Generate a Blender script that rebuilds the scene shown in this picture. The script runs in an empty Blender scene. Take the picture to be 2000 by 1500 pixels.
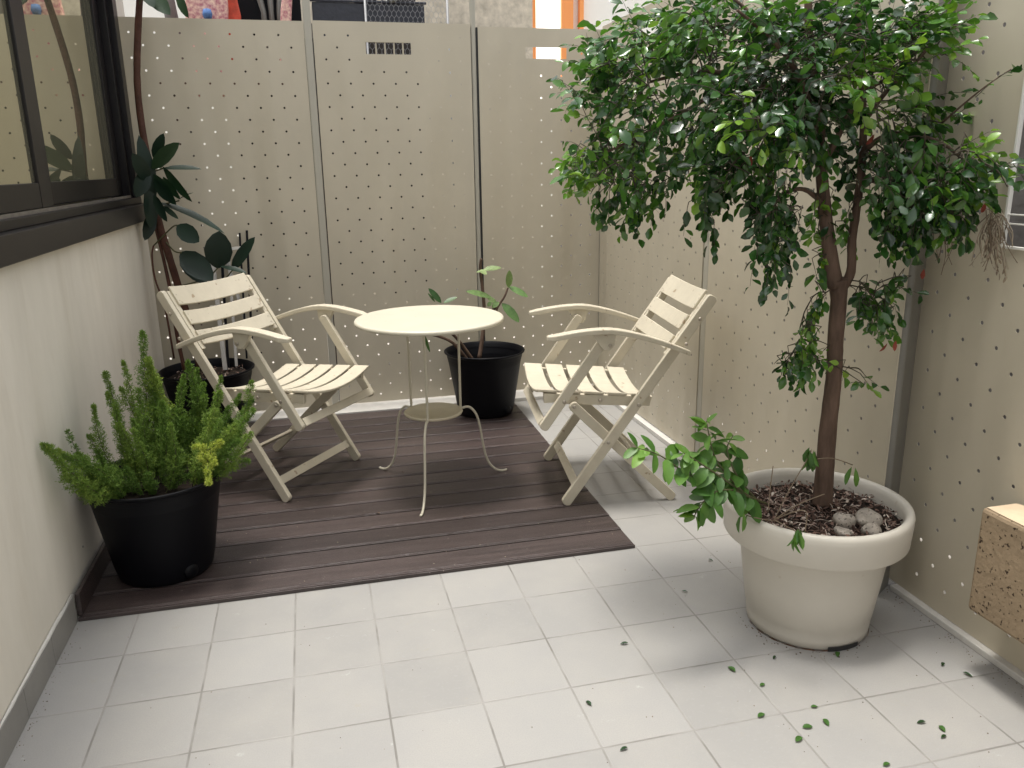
import bpy, math, random
import numpy as np
from mathutils import Vector, Matrix, Euler
R = math.radians
rnd = random.Random(7)
sc = bpy.context.scene
col = sc.collection

# ------------------------------------------------------------------ camera
CAM = Vector((-1.0417, -2.2168, 1.3210))
CROT = Euler((R(74.85), R(0.894), R(-13.94)), 'XYZ')
FPX = 1578.2                      # focal length in pixels of a 2000 px wide picture
cd = bpy.data.cameras.new('camera'); cam = bpy.data.objects.new('camera', cd); col.objects.link(cam)
cam.location = CAM; cam.rotation_euler = CROT
cd.sensor_width = 36; cd.lens = FPX/2000*36; cd.clip_start = 0.02; cd.clip_end = 200
sc.camera = cam
CM = CROT.to_matrix()
# ------------------------------------------------------------------ light
SUN_TO = Vector((-0.12, 0.03, 1.0)).normalized()      # direction towards the sun
w = bpy.data.worlds.new('World'); sc.world = w; w.use_nodes = True
nt = w.node_tree; bg = nt.nodes['Background']
sky = nt.nodes.new('ShaderNodeTexSky'); sky.sky_type = 'NISHITA'; sky.sun_disc = False
sky.sun_elevation = math.asin(SUN_TO.z); sky.sun_rotation = math.atan2(SUN_TO.x, SUN_TO.y)
sky.air_density = 1.0; sky.dust_density = 4.0; sky.ozone_density = 1.0
hs = nt.nodes.new('ShaderNodeHueSaturation'); hs.inputs['Saturation'].default_value = 0.16
nt.links.new(sky.outputs[0], hs.inputs['Color']); nt.links.new(hs.outputs[0], bg.inputs[0])
bg.inputs[1].default_value = 0.15
sd = bpy.data.lights.new('sun', 'SUN'); sun = bpy.data.objects.new('sun', sd); col.objects.link(sun)
sd.energy = 1.35; sd.angle = R(11); sd.color = (1.0, 0.955, 0.88)
sun.rotation_euler = SUN_TO.to_track_quat('Z', 'Y').to_euler(); sun.location = (0, 0, 6)
vs = sc.view_settings; vs.view_transform = 'Standard'; vs.look = 'None'; vs.gamma = 1; vs.use_curve_mapping = False
vs.exposure = 0.95
sc.cycles.max_bounces = 7; sc.cycles.diffuse_bounces = 4; sc.cycles.transparent_max_bounces = 6

def at(x, y, Y):                  # picture pixel -> world point on the plane y = Y
    d = CM @ Vector(((x-1000)/FPX, -(y-750)/FPX, -1.0))
    return CAM + d*((Y-CAM.y)/d.y)

# ------------------------------------------------------------------ helpers
def tag(o, label=None, cat=None, group=None, kind=None):
    if label: o['label'] = label
    if cat: o['category'] = cat
    if group: o['group'] = group
    if kind: o['kind'] = kind
    return o
def empty(name, loc, rot=(0, 0, 0), label=None, cat=None, group=None):
    o = bpy.data.objects.new(name, None); col.objects.link(o)
    o.location = loc; o.rotation_euler = rot; o.empty_display_size = .05
    return tag(o, label, cat, group)
def copy_tree(o, parent=None):
    c = o.copy(); col.objects.link(c)
    if parent: c.parent = parent
    for ch in list(o.children): copy_tree(ch, c)
    return c

class MB:
    def __init__(s): s.v = []; s.f = []; s.m = []; s.sm = []; s.a = []
    def add(s, vs_, fs, mi=0, smooth=False, tone=None):
        n = len(s.v); s.v += [tuple(v) for v in vs_]
        for k, f in enumerate(fs):
            s.f.append([i+n for i in f]); s.m.append(mi); s.sm.append(smooth)
            s.a.append(tone if tone is not None else 0.5)
        return s
    def box(s, a, b, mi=0, tone=None):
        x0, y0, z0 = a; x1, y1, z1 = b
        vv = [(x0,y0,z0),(x1,y0,z0),(x1,y1,z0),(x0,y1,z0),(x0,y0,z1),(x1,y0,z1),(x1,y1,z1),(x0,y1,z1)]
        return s.add(vv, [(3,2,1,0),(4,5,6,7),(0,1,5,4),(1,2,6,5),(2,3,7,6),(3,0,4,7)], mi, False, tone)
    def bar(s, p, q, w, t, side, mi=0, round_ends=False):
        # rectangular bar p->q; w measured perpendicular to 'side', t along 'side'
        p = Vector(p); q = Vector(q); d = (q-p).normalized(); side = Vector(side).normalized()
        n = d.cross(side).normalized()
        if not round_ends:
            c = []
            for o in (p, q):
                for a, b in ((-1,-1),(1,-1),(1,1),(-1,1)): c.append(o+n*a*w/2+side*b*t/2)
            return s.add(c, [(0,1,2,3),(7,6,5,4),(0,4,5,1),(1,5,6,2),(2,6,7,3),(3,7,4,0)], mi)
        prof = []
        K = 6
        for k in range(K+1):
            a = math.pi*k/K
            prof.append(q - d*w*0.35 + d*math.sin(a)*w*0.35 + n*math.cos(a)*w/2)
        for k in range(K+1):
            a = math.pi*k/K
            prof.append(p + d*w*0.35 - d*math.sin(a)*w*0.35 - n*math.cos(a)*w/2)
        return s.prism(prof, side*t, mi)
    def prism(s, prof, ext, mi=0):
        n = len(prof); ext = Vector(ext)
        vv = [Vector(p)-ext/2 for p in prof]+[Vector(p)+ext/2 for p in prof]
        fs = [tuple(range(n)), tuple(range(2*n-1, n-1, -1))]
        for i in range(n): j = (i+1) % n; fs.append((i, i+n, j+n, j))
        return s.add(vv, fs, mi)
    def tube(s, pts, rad, n=8, mi=0, cap=True, tone=None):
        pts = [Vector(p) for p in pts]
        if not hasattr(rad, '__len__'): rad = [rad]*len(pts)
        base = len(s.v); up = None; rings = []
        for i, p in enumerate(pts):
            d = (pts[min(i+1, len(pts)-1)]-pts[max(i-1, 0)])
            d = d.normalized() if d.length > 1e-9 else Vector((0,0,1))
            if up is None:
                up = Vector((0,0,1)) if abs(d.z) < .9 else Vector((1,0,0))
            x = d.cross(up)
            if x.length < 1e-6: x = d.orthogonal()
            x.normalize(); y = x.cross(d).normalized(); up = y
            rings.append([p+x*math.cos(2*math.pi*k/n)*rad[i]+y*math.sin(2*math.pi*k/n)*rad[i] for k in range(n)])
        vv = [v for r in rings for v in r]; fs = []
        for i in range(len(pts)-1):
            for k in range(n):
                k2 = (k+1) % n
                fs.append((i*n+k, (i+1)*n+k, (i+1)*n+k2, i*n+k2))
        if cap:
            fs.append(tuple(range(n))); fs.append(tuple(range(len(pts)*n-1, (len(pts)-1)*n-1, -1)))
        return s.add(vv, fs, mi, True, tone)
    def lathe(s, prof, n=64, mi=0, center=(0,0,0), close=False):
        cx, cy, cz = center; vv = []
        for r, z in prof:
            for k in range(n):
                a = 2*math.pi*k/n; vv.append((cx+r*math.cos(a), cy+r*math.sin(a), cz+z))
        fs = []; m = len(prof)
        for i in range(m-1 if not close else m):
            j = (i+1) % m
            for k in range(n):
                k2 = (k+1) % n; fs.append((i*n+k, i*n+k2, j*n+k2, j*n+k))
        s.add(vv, fs, mi, True); return s
    def leaf(s, base, d, nrm, L, W, bend=0.25, fold=0.25, tip=1.0, tone=.5, mi=0, seg=3):
        d = Vector(d).normalized(); nrm = Vector(nrm); x = d.cross(nrm)
        if x.length < 1e-6: x = d.orthogonal()
        x.normalize(); nrm = x.cross(d).normalized(); base = Vector(base)
        shp = {3: [(.24,.60),(.58,1.0),(.86,.62)], 5: [(.08,.38),(.25,.84),(.5,1.0),(.72,.84),(.9,.46)]}[seg]
        vv = [base]; 
        for t, wv in shp:
            c = base + d*L*t*(1-.15*bend*t) - nrm*(bend*L*t*t)
            hw = W/2*wv
            vv += [c - x*hw + nrm*fold*hw, c, c + x*hw + nrm*fold*hw]
        vv.append(base + d*L*(1-.15*bend) - nrm*(bend*L))
        fs = [(0,2,1),(0,3,2)]
        for i in range(seg-1):
            a = 1+3*i; b = a+3
            fs += [(a,a+1,b+1,b),(a+1,a+2,b+2,b+1)]
        a = 1+3*(seg-1); t_ = len(vv)-1
        fs += [(a,a+1,t_),(a+1,a+2,t_)]
        return s.add(vv, fs, mi, True, tone)
    def build(s, name, mats, parent=None, bevel=None, auto=False, weld=False):
        me = bpy.data.meshes.new(name); me.from_pydata(s.v, [], s.f)
        if not isinstance(mats, (list, tuple)): mats = [mats]
        for m in mats: me.materials.append(m)
        me.polygons.foreach_set('material_index', s.m); me.polygons.foreach_set('use_smooth', s.sm)
        at_ = me.attributes.new('tone', 'FLOAT', 'FACE'); at_.data.foreach_set('value', s.a)
        me.update()
        o = bpy.data.objects.new(name, me); col.objects.link(o)
        if parent: o.parent = parent
        if bevel:
            b = o.modifiers.new('bevel', 'BEVEL'); b.width = bevel; b.segments = 2; b.limit_method = 'ANGLE'; b.angle_limit = R(50)
            b.harden_normals = False
        return o

# ------------------------------------------------------------------ materials
def mat(name, c=(.5,.5,.5), rough=.5, spec=.5, metal=0, var=0, vscale=8, var_c=None, bump=0, bscale=60, ior=None,
        tone=None, trans=0, stretch=None, speck=None):
    m = bpy.data.materials.new(name); m.use_nodes = True; n = m.node_tree; L = n.links
    b = n.nodes['Principled BSDF']; out = n.nodes['Material Output']
    b.inputs['Base Color'].default_value = (*c, 1); b.inputs['Roughness'].default_value = rough
    b.inputs['Metallic'].default_value = metal; b.inputs['Specular IOR Level'].default_value = spec
    if ior: b.inputs['IOR'].default_value = ior
    tc = n.nodes.new('ShaderNodeTexCoord'); src = tc.outputs['Object']
    if stretch:
        mp = n.nodes.new('ShaderNodeMapping'); mp.inputs['Scale'].default_value = stretch
        L.new(src, mp.inputs[0]); src = mp.outputs[0]
    cur = None
    if tone:
        a = n.nodes.new('ShaderNodeAttribute'); a.attribute_name = 'tone'
        r = n.nodes.new('ShaderNodeValToRGB'); L.new(a.outputs['Fac'], r.inputs[0])
        e = r.color_ramp.elements
        e[0].position = tone[0][0]; e[0].color = (*tone[0][1], 1); e[1].position = tone[-1][0]; e[1].color = (*tone[-1][1], 1)
        for p_, c_ in tone[1:-1]:
            q = e.new(p_); q.color = (*c_, 1)
        cur = r.outputs[0]
    if var:
        t = n.nodes.new('ShaderNodeTexNoise'); t.inputs['Scale'].default_value = vscale; t.inputs['Detail'].default_value = 6
        t.inputs['Roughness'].default_value = .6
        L.new(src, t.inputs['Vector'])
        r = n.nodes.new('ShaderNodeMapRange'); r.inputs[1].default_value = .3; r.inputs[2].default_value = .7
        L.new(t.outputs['Fac'], r.inputs[0])
        mx = n.nodes.new('ShaderNodeMix'); mx.data_type = 'RGBA'
        L.new(r.outputs[0], mx.inputs[0])
        if cur is None:
            mx.inputs[6].default_value = (*[max(0, q*(1-var)) for q in c], 1)
            mx.inputs[7].default_value = (*(var_c or [q*(1+var*.6) for q in c]), 1)
        else:
            mu = n.nodes.new('ShaderNodeMix'); mu.data_type = 'RGBA'; mu.blend_type = 'MULTIPLY'; mu.inputs[0].default_value = 1
            L.new(cur, mu.inputs[6]); mu.inputs[7].default_value = (1-var, 1-var, 1-var, 1)
            L.new(mu.outputs[2], mx.inputs[6]); L.new(cur, mx.inputs[7])
        cur = mx.outputs[2]
    if speck:
        v = n.nodes.new('ShaderNodeTexNoise'); v.inputs['Scale'].default_value = speck[0]; v.inputs['Detail'].default_value = 2
        L.new(tc.outputs['Object'], v.inputs['Vector'])
        r = n.nodes.new('ShaderNodeMapRange'); r.inputs[1].default_value = speck[1]; r.inputs[2].default_value = speck[1]+.05
        L.new(v.outputs['Fac'], r.inputs[0])
        mx = n.nodes.new('ShaderNodeMix'); mx.data_type = 'RGBA'; L.new(r.outputs[0], mx.inputs[0])
        if cur is None: mx.inputs[6].default_value = (*c, 1)
        else: L.new(cur, mx.inputs[6])
        mx.inputs[7].default_value = (*speck[2], 1); cur = mx.outputs[2]
    if cur is not None: L.new(cur, b.inputs['Base Color'])
    if bump:
        t = n.nodes.new('ShaderNodeTexNoise'); t.inputs['Scale'].default_value = bscale; t.inputs['Detail'].default_value = 5
        L.new(src, t.inputs['Vector'])
        bp = n.nodes.new('ShaderNodeBump'); bp.inputs['Strength'].default_value = bump; bp.inputs['Distance'].default_value = .004
        L.new(t.outputs['Fac'], bp.inputs['Height']); L.new(bp.outputs[0], b.inputs['Normal'])
    if trans:
        tr = n.nodes.new('ShaderNodeBsdfTranslucent'); ms = n.nodes.new('ShaderNodeMixShader'); ms.inputs[0].default_value = trans
        if cur is not None:
            g = n.nodes.new('ShaderNodeMix'); g.data_type = 'RGBA'; g.blend_type = 'MULTIPLY'; g.inputs[0].default_value = 1
            L.new(cur, g.inputs[6]); g.inputs[7].default_value = (1.5, 1.6, .8, 1); L.new(g.outputs[2], tr.inputs[0])
        else: tr.inputs[0].default_value = (*c, 1)
        L.new(b.outputs[0], ms.inputs[1]); L.new(tr.outputs[0], ms.inputs[2]); L.new(ms.outputs[0], out.inputs[0])
    return m

def math_n(n, op, a, b=None, c=None):
    q = n.nodes.new('ShaderNodeMath'); q.operation = op
    for i, v in enumerate((a, b, c)):
        if v is None: continue
        if isinstance(v, (int, float)): q.inputs[i].default_value = v
        else: n.links.new(v, q.inputs[i])
    return q.outputs[0]

TILE = .235
def tile_material():
    m = bpy.data.materials.new('floor_tiles'); m.use_nodes = True; n = m.node_tree; L = n.links
    b = n.nodes['Principled BSDF']
    g = n.nodes.new('ShaderNodeNewGeometry'); sp = n.nodes.new('ShaderNodeSeparateXYZ'); L.new(g.outputs['Position'], sp.inputs[0])
    # slight wobble of joints
    wn = n.nodes.new('ShaderNodeTexNoise'); wn.inputs['Scale'].default_value = 9; wn.inputs['Detail'].default_value = 3; L.new(g.outputs['Position'], wn.inputs['Vector'])
    wob = math_n(n, 'MULTIPLY', math_n(n, 'SUBTRACT', wn.outputs['Fac'], .5), .0018)
    ds = []; cells = []
    for ax in (0, 1):
        v = math_n(n, 'DIVIDE', math_n(n, 'ADD', sp.outputs[ax], wob), TILE)
        fr = math_n(n, 'FRACT', v); cells.append(math_n(n, 'FLOOR', v))
        ds.append(math_n(n, 'MULTIPLY', math_n(n, 'MINIMUM', fr, math_n(n, 'SUBTRACT', 1, fr)), TILE))
    d = math_n(n, 'MINIMUM', ds[0], ds[1])
    grout = n.nodes.new('ShaderNodeMapRange'); grout.inputs[1].default_value = .0018; grout.inputs[2].default_value = .0031
    grout.inputs[3].default_value = 1; grout.inputs[4].default_value = 0; L.new(d, grout.inputs[0])
    cb = n.nodes.new('ShaderNodeCombineXYZ'); L.new(cells[0], cb.inputs[0]); L.new(cells[1], cb.inputs[1])
    wh = n.nodes.new('ShaderNodeTexWhiteNoise'); wh.noise_dimensions = '3D'; L.new(cb.outputs[0], wh.inputs['Vector'])
    def noise(scale, det, lo, hi, rough=.6):
        t = n.nodes.new('ShaderNodeTexNoise'); t.inputs['Scale'].default_value = scale; t.inputs['Detail'].default_value = det
        t.inputs['Roughness'].default_value = rough; L.new(g.outputs['Position'], t.inputs['Vector'])
        r = n.nodes.new('ShaderNodeMapRange'); r.inputs[1].default_value = lo; r.inputs[2].default_value = hi; L.new(t.outputs['Fac'], r.inputs[0]); return r.outputs[0]
    def mix(f, a, c_, mode='MIX'):
        x = n.nodes.new('ShaderNodeMix'); x.data_type = 'RGBA'; x.blend_type = mode
        if isinstance(f, (int, float)): x.inputs[0].default_value = f
        else: L.new(f, x.inputs[0])
        for i, q in ((6, a), (7, c_)):
            if isinstance(q, tuple): x.inputs[i].default_value = (*q, 1)
            else: L.new(q, x.inputs[i])
        return x.outputs[2]
    base = mix(wh.outputs['Value'], (.290,.281,.266), (.335,.326,.311))
    base = mix(math_n(n, 'MULTIPLY', noise(3.1, 5, .40, .70), .5), base, (.40,.378,.34))        # warm cloudy stains
    base = mix(math_n(n, 'MULTIPLY', noise(300, 2, .42, .62), .42), base, (.28,.28,.275))         # fine grain
    base = mix(math_n(n, 'MULTIPLY', noise(95, 3, .56, .68), .38), base, (.33,.325,.315))          # speckle
    base = mix(math_n(n, 'MULTIPLY', noise(14, 6, .63, .70, .7), .4), base, (.32,.30,.25))       # scuffs
    base = mix(math_n(n, 'MULTIPLY', noise(11, 8, .64, .70, .75), .45), base, (.50,.50,.49))     # pale marks
    gcol = mix(noise(5, 3, .4, .6), (.195,.185,.17), (.30,.288,.27))
    colr = mix(grout.outputs[0], base, gcol)
    L.new(colr, b.inputs['Base Color'])
    b.inputs['Roughness'].default_value = .52; b.inputs['Specular IOR Level'].default_value = .35
    hgt = n.nodes.new('ShaderNodeMapRange'); hgt.inputs[1].default_value = .001; hgt.inputs[2].default_value = .0045; L.new(d, hgt.inputs[0])
    h2 = math_n(n, 'ADD', hgt.outputs[0], math_n(n, 'MULTIPLY', noise(260, 3, .3, .7), .12))
    bp = n.nodes.new('ShaderNodeBump'); bp.inputs['Strength'].default_value = .55; bp.inputs['Distance'].default_value = .0018
    L.new(h2, bp.inputs['Height']); L.new(bp.outputs[0], b.inputs['Normal'])
    return m

M = {}
M['tile'] = tile_material()
M['skirt'] = mat('skirting_tile', (.27,.26,.24), .5, var=.15, vscale=6, bump=.1, bscale=200)
M['fence'] = mat('perforated_steel_paint', (.55,.495,.385), .42, .4, var=.06, vscale=2.2, bump=.05, bscale=300)
_n = M['fence'].node_tree; _b = _n.nodes['Principled BSDF']
_g = _n.nodes.new('ShaderNodeNewGeometry'); _m = _n.nodes.new('ShaderNodeMapping'); _m.inputs['Scale'].default_value = (4.5, 4.5, .7)
_t = _n.nodes.new('ShaderNodeTexNoise'); _t.inputs['Scale'].default_value = 1.0; _t.inputs['Detail'].default_value = 1
_n.links.new(_g.outputs['Position'], _m.inputs[0]); _n.links.new(_m.outputs[0], _t.inputs['Vector'])
_u = _n.nodes.new('ShaderNodeBump'); _u.inputs['Strength'].default_value = 1; _u.inputs['Distance'].default_value = .045
_n.links.new(_t.outputs['Fac'], _u.inputs['Height']); _n.links.new(_u.outputs[0], [x for x in _n.nodes if x.type == 'BUMP' and x != _u][0].inputs['Normal'])
_b.inputs['Roughness'].default_value = .36
M['post'] = mat('post_paint', (.44,.415,.345), .38, .5, var=.06, vscale=3)
M['dark_gap'] = mat('painted_gap_dark', (.02,.02,.02), .7)  # black that stands in for the dark inside gaps and holes
M['kerb'] = mat('painted_kerb', (.62,.60,.56), .55, var=.1, vscale=20)
M['cream'] = mat('cream_painted_wood', (.58,.525,.41), .42, .45, var=.08, vscale=14, bump=.12, bscale=70, stretch=(1,1,1), speck=(30,.685,(.36,.28,.19)))
M['cream_end'] = mat('worn_wood_end', (.30,.22,.15), .7, var=.3, vscale=50)
M['steel'] = mat('zinc_bolt', (.45,.40,.33), .45, metal=.6)
M['table'] = mat('cream_powder_coat', (.58,.54,.43), .38, .5, var=.05, vscale=7, bump=.05, bscale=90, speck=(30,.73,(.55,.47,.33)))
M['shelf'] = mat('aged_cream_enamel', (.57,.51,.37), .45, .5, var=.12, vscale=12)
M['deck'] = mat('composite_deck_board', (.050,.033,.029), .36, .6, var=.5, vscale=1.6, bump=.35, bscale=30, stretch=(1.6,34,34), tone=[(0,(.034,.024,.023)),(1,(.094,.068,.063))], speck=(90,.725,(.24,.20,.18)))
M['deck_dark'] = mat('deck_joist', (.004,.003,.003), .9)
M['black'] = mat('black_plastic', (.0022,.0024,.0042), .48, .18, var=.12, vscale=9, bump=.04, bscale=40)
M['white_pot'] = mat('white_plastic', (.57,.535,.465), .42, .45, var=.06, vscale=3.5, bump=.04, bscale=120, speck=(24,.715,(.50,.45,.37)))
M['rust'] = mat('pot_base_dirt', (.20,.10,.05), .8, var=.4, vscale=30)
M['soil'] = mat('potting_soil', (.028,.020,.015), .95, .2, var=.5, vscale=60, bump=1, bscale=90)
M['bark'] = mat('tree_bark', (.125,.082,.060), .85, .2, var=.45, vscale=16, bump=1.0, bscale=34, stretch=(2.2,2.2,.55))
M['ficus_bark'] = mat('rubber_plant_bark', (.085,.036,.024), .7, .3, var=.4, vscale=18, bump=.8, bscale=50)
M['tree_twig'] = mat('thin_tree_twig', (.055,.045,.028), .8)
M['twig'] = mat('green_twig', (.085,.085,.035), .6)
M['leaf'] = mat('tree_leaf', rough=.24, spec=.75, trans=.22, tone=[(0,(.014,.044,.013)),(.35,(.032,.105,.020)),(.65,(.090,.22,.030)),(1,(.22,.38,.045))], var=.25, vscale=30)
M['seed_leaf'] = mat('bush_leaf', rough=.42, spec=.45, trans=.25, tone=[(0,(.025,.080,.016)),(.5,(.075,.18,.032)),(1,(.20,.36,.06))], var=.2, vscale=40)
M['ficus_leaf'] = mat('rubber_plant_leaf', rough=.42, spec=.35, trans=.06, tone=[(0,(.004,.013,.009)),(.5,(.008,.026,.014)),(1,(.022,.055,.018))], var=.2, vscale=12)
M['varieg'] = mat('variegated_leaf', rough=.42, spec=.4, trans=.22, tone=[(0,(.04,.11,.035)),(.5,(.17,.30,.10)),(1,(.36,.45,.20))], var=.45, vscale=42)
M['fern'] = mat('foxtail_needle', rough=.6, spec=.25, trans=.25, tone=[(0,(.035,.085,.016)),(.5,(.125,.215,.042)),(.85,(.25,.34,.070)),(1,(.46,.50,.10))])
M['dead'] = mat('dead_twig', (.20,.155,.105), .8, tone=[(0,(.08,.05,.035)),(.5,(.20,.15,.10)),(1,(.42,.36,.27))])
M['redleaf'] = mat('red_dead_leaf', (.24,.045,.025), .7, trans=.2)
M['rock'] = mat('pumice_rock', (.36,.32,.27), .9, .2, var=.4, vscale=22, bump=1, bscale=60, speck=(110,.60,(.10,.085,.07)))
M['chips'] = mat('bark_mulch', rough=.85, spec=.2, tone=[(0,(.018,.012,.010)),(.4,(.080,.048,.036)),(.7,(.22,.135,.105)),(1,(.58,.50,.42))])
M['render'] = mat('lime_render', (.76,.715,.62), .85, .2, var=.10, vscale=3.0, var_c=(.82,.775,.685), bump=.35, bscale=14, stretch=(1,1,.35))
_n = M['render'].node_tree; _b = _n.nodes['Principled BSDF']; _src = _b.inputs['Base Color'].links[0].from_socket
_g = _n.nodes.new('ShaderNodeNewGeometry'); _m = _n.nodes.new('ShaderNodeMapping'); _m.inputs['Scale'].default_value = (3, 3, .55)
_t = _n.nodes.new('ShaderNodeTexNoise'); _t.inputs['Scale'].default_value = 2.2; _t.inputs['Detail'].default_value = 8; _t.inputs['Roughness'].default_value = .65
_n.links.new(_g.outputs['Position'], _m.inputs[0]); _n.links.new(_m.outputs[0], _t.inputs['Vector'])
_r = _n.nodes.new('ShaderNodeMapRange'); _r.inputs[1].default_value = .52; _r.inputs[2].default_value = .72; _r.inputs[4].default_value = .30; _n.links.new(_t.outputs['Fac'], _r.inputs[0])
_x = _n.nodes.new('ShaderNodeMix'); _x.data_type = 'RGBA'; _n.links.new(_r.outputs[0], _x.inputs[0]); _n.links.new(_src, _x.inputs[6]); _x.inputs[7].default_value = (.56,.50,.40,1); _n.links.new(_x.outputs[2], _b.inputs['Base Color'])
M['alu'] = mat('dark_brown_aluminium', (.008,.0062,.007), .36, .3, var=.15, vscale=4, bump=.02)
M['alu_sill'] = mat('sill_aluminium', (.012,.0095,.0105), .34, .4, var=.25, vscale=9, bump=.03, stretch=(12,1,12))
M['track'] = mat('window_track', (.30,.28,.27), .3, metal=.7, var=.3, vscale=20)
M['glass'] = mat('tinted_window_glass', (.60,.57,.40), .015, .5, metal=.85)
M['block'] = mat('travertine_block', (.30,.225,.145), .85, .25, var=.14, vscale=5, bump=.7, bscale=55, speck=(95,.615,(.045,.028,.018)))
M['block_top'] = mat('travertine_top', (.66,.52,.36), .7, .25, var=.12, vscale=14, bump=.3, bscale=80)
M['stone_wall'] = mat('grey_stone_wall', (.20,.19,.185), .9, var=.25, vscale=9, bump=.8, bscale=25)
M['stucco'] = mat('beige_stucco', (.58,.52,.42), .9, var=.3, vscale=14, bump=1, bscale=50)
M['white_paint'] = mat('white_painted_wood', (.78,.76,.71), .5)
M['orange'] = mat('orange_painted_frame', (.90,.34,.10), .5)
M['pane'] = mat('sunlit_glare_pane', (.85,.85,.85), .1)
_p = M['pane'].node_tree.nodes['Principled BSDF']; _p.inputs['Emission Color'].default_value = (1,.93,.84,1); _p.inputs['Emission Strength'].default_value = 1.2  # emission stands in for sunlit glare on the panes, no lamp behind them
M['rackw'] = mat('off_white_slat', (.40,.385,.36), .6, var=.2, vscale=20)
M['pink'] = mat('pink_floral_fabric', (.80,.16,.30), .85, var=.45, vscale=55, var_c=(.95,.70,.55), bump=.3)
M['redcloth'] = mat('red_cloth', (.62,.09,.05), .8, var=.4, vscale=20)
M['blueflower'] = mat('blue_flower_fabric', (.10,.20,.45), .8, var=.5, vscale=40)
M['grey_plastic'] = mat('grey_plastic_bin', (.26,.26,.27), .5, var=.1)
M['navy'] = mat('dark_tray', (.020,.022,.034), .35, .6, var=.3, vscale=30, bump=.5, bscale=60)
M['mesh'] = mat('wire_mesh', (.38,.38,.38), .5, metal=.5)
M['tool'] = mat('grey_tool_metal', (.22,.22,.20), .4, metal=.6)
M['outside_floor'] = mat('outside_paving', (.55,.52,.47), .8, var=.15, vscale=3)
M['outside_wall'] = mat('outside_plaster', (.88,.86,.80), .9, var=.05, vscale=2)
M['cab'] = mat('dark_cabinet', (.035,.028,.024), .7, var=.2)
M['brownwood'] = mat('brown_wood', (.12,.07,.05), .7, var=.3, vscale=14)

# ================================================================== SETTING
YB = 2.26         # back fence plane
XR = .585         # right fence plane (far part)
XN = .68          # right fence plane (near part)
XL = -1.83        # left wall plane
b = MB(); b.add([(-14,-14,0),(14,-14,0),(14,14,0),(-14,14,0)], [(0,1,2,3)])
fl = tag(b.build('floor', M['tile']), 'pale grey square floor tiles with thin joints', 'floor', kind='structure')
b = MB(); b.add([(-14,YB+.09,.004),(14,YB+.09,.004),(14,14,.004),(-14,14,.004)], [(0,1,2,3)])
b.add([(XN+.09,-14,.004),(14,-14,.004),(14,YB+.09,.004),(XN+.09,YB+.09,.004)], [(0,1,2,3)])
tag(b.build('pavement', M['outside_floor']), 'pale paving beyond the perforated fence', 'paving', kind='structure')
b = MB(); b.box((-1.80,2.135,.0),(XR-.03,YB+.03,.022)); b.box((XR-.032,-.265,.0),(XR+.02,2.134,.024)); b.box((XN-.022,-6,.0),(XN+.03,-.262,.020))
tag(b.build('kerb', M['kerb'], bevel=.003), 'low white painted kerb strip under the fence', 'kerb', kind='structure')

# ---- left house wall with window
house = empty('house_wall', (XL,0,0), label='cream rendered house wall on the left with a dark sliding window', cat='wall')
def loc(o, p):   # keep world coordinates while parenting to an unrotated empty
    o.location = -Vector(p); return o
YE = 2.20
b = MB(); b.box((XL-.30,-6,0),(XL,YE,1.135)); b.box((XL-.30,-6,2.24),(XL,YE+.02,2.42)); b.box((XL-.30,-6,1.1352),(XL-.002,-2.6,2.2398))
loc(b.build('wall', M['render'], house, bevel=.004), house.location)
b = MB(); b.box((XL-.30,YE+.001,0),(XL-.035,YB+.30,2.42)); b.box((XL-.11,YE+.002,0),(XL-.045,YE+.06,2.3))
loc(b.build('wall_return', M['render'], house), house.location)
for k in range(24):
    y1 = .2335-k*.2335; 
    b = MB(); b.box((XL+.0005,y1-.232,0),(XL+.0115,y1,.088+rnd.uniform(-.002,.002)))
    loc(b.build('skirting_tile', M['skirt'], house, bevel=.002), house.location)
b = MB(); b.tube([(XL+.006,.2335-k*.06,.089+rnd.uniform(-.0015,.002)) for k in range(90)], [.0045+rnd.uniform(-.0015,.002) for k in range(90)], 6)
loc(b.build('mortar_bead', M['kerb'], house), house.location)
b = MB(); b.box((XL-.06,-2.6,1.092),(XL+.035,YE+.0,1.170)); loc(b.build('window_sill', M['alu_sill'], house, bevel=.003), house.location)
win = MB()
X0 = XL-.02
win.box((X0-.09,-2.6,1.1705),(X0+.018,YE-.02,1.200)); win.box((X0-.09,-2.6,2.19),(X0+.018,YE-.02,2.239))
win.box((X0-.09,YE-.105,1.2005),(X0+.020,YE-.02,2.1895)); win.box((X0-.09,YE-.155,1.2005),(X0-.004,YE-.1055,2.1895))
wf = loc(win.build('window_frame', M['alu'], house, bevel=.003), house.location)
b = MB(); b.box((X0-.004,-2.6,1.2003),(X0-.001,YE-.16,1.212)); b.box((X0-.030,-2.6,1.2003),(X0-.027,YE-.16,1.208))
loc(b.build('window_track', M['track'], house), house.location)
def sash(y0, y1, x, z0=1.2125, z1=2.188, st=.075, sl=None):
    b = MB(); t = .024; sl = sl or st
    b.box((x-t,y0,z0),(x,y0+sl,z1)); b.box((x-t,y1-st,z0),(x,y1,z1)); b.box((x-t+.001,y0+sl,z0),(x-.001,y1-st,z0+.078)); b.box((x-t+.001,y0+sl,z1-.07),(x-.001,y1-st,z1))
    s = loc(b.build('sash', M['alu'], house, bevel=.003), house.location)
    g = MB(); g.box((x-.016,y0+sl-.004,z0+.074),(x-.011,y1-st+.004,z1-.066))
    p = g.build('pane', M['glass'], s); return s
sash(.83, YE-.16, X0-.036, sl=.095, st=.085)
sash(-.40, .80, X0-.006, st=.115)
sash(-1.70, -.43, X0-.036)
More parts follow.
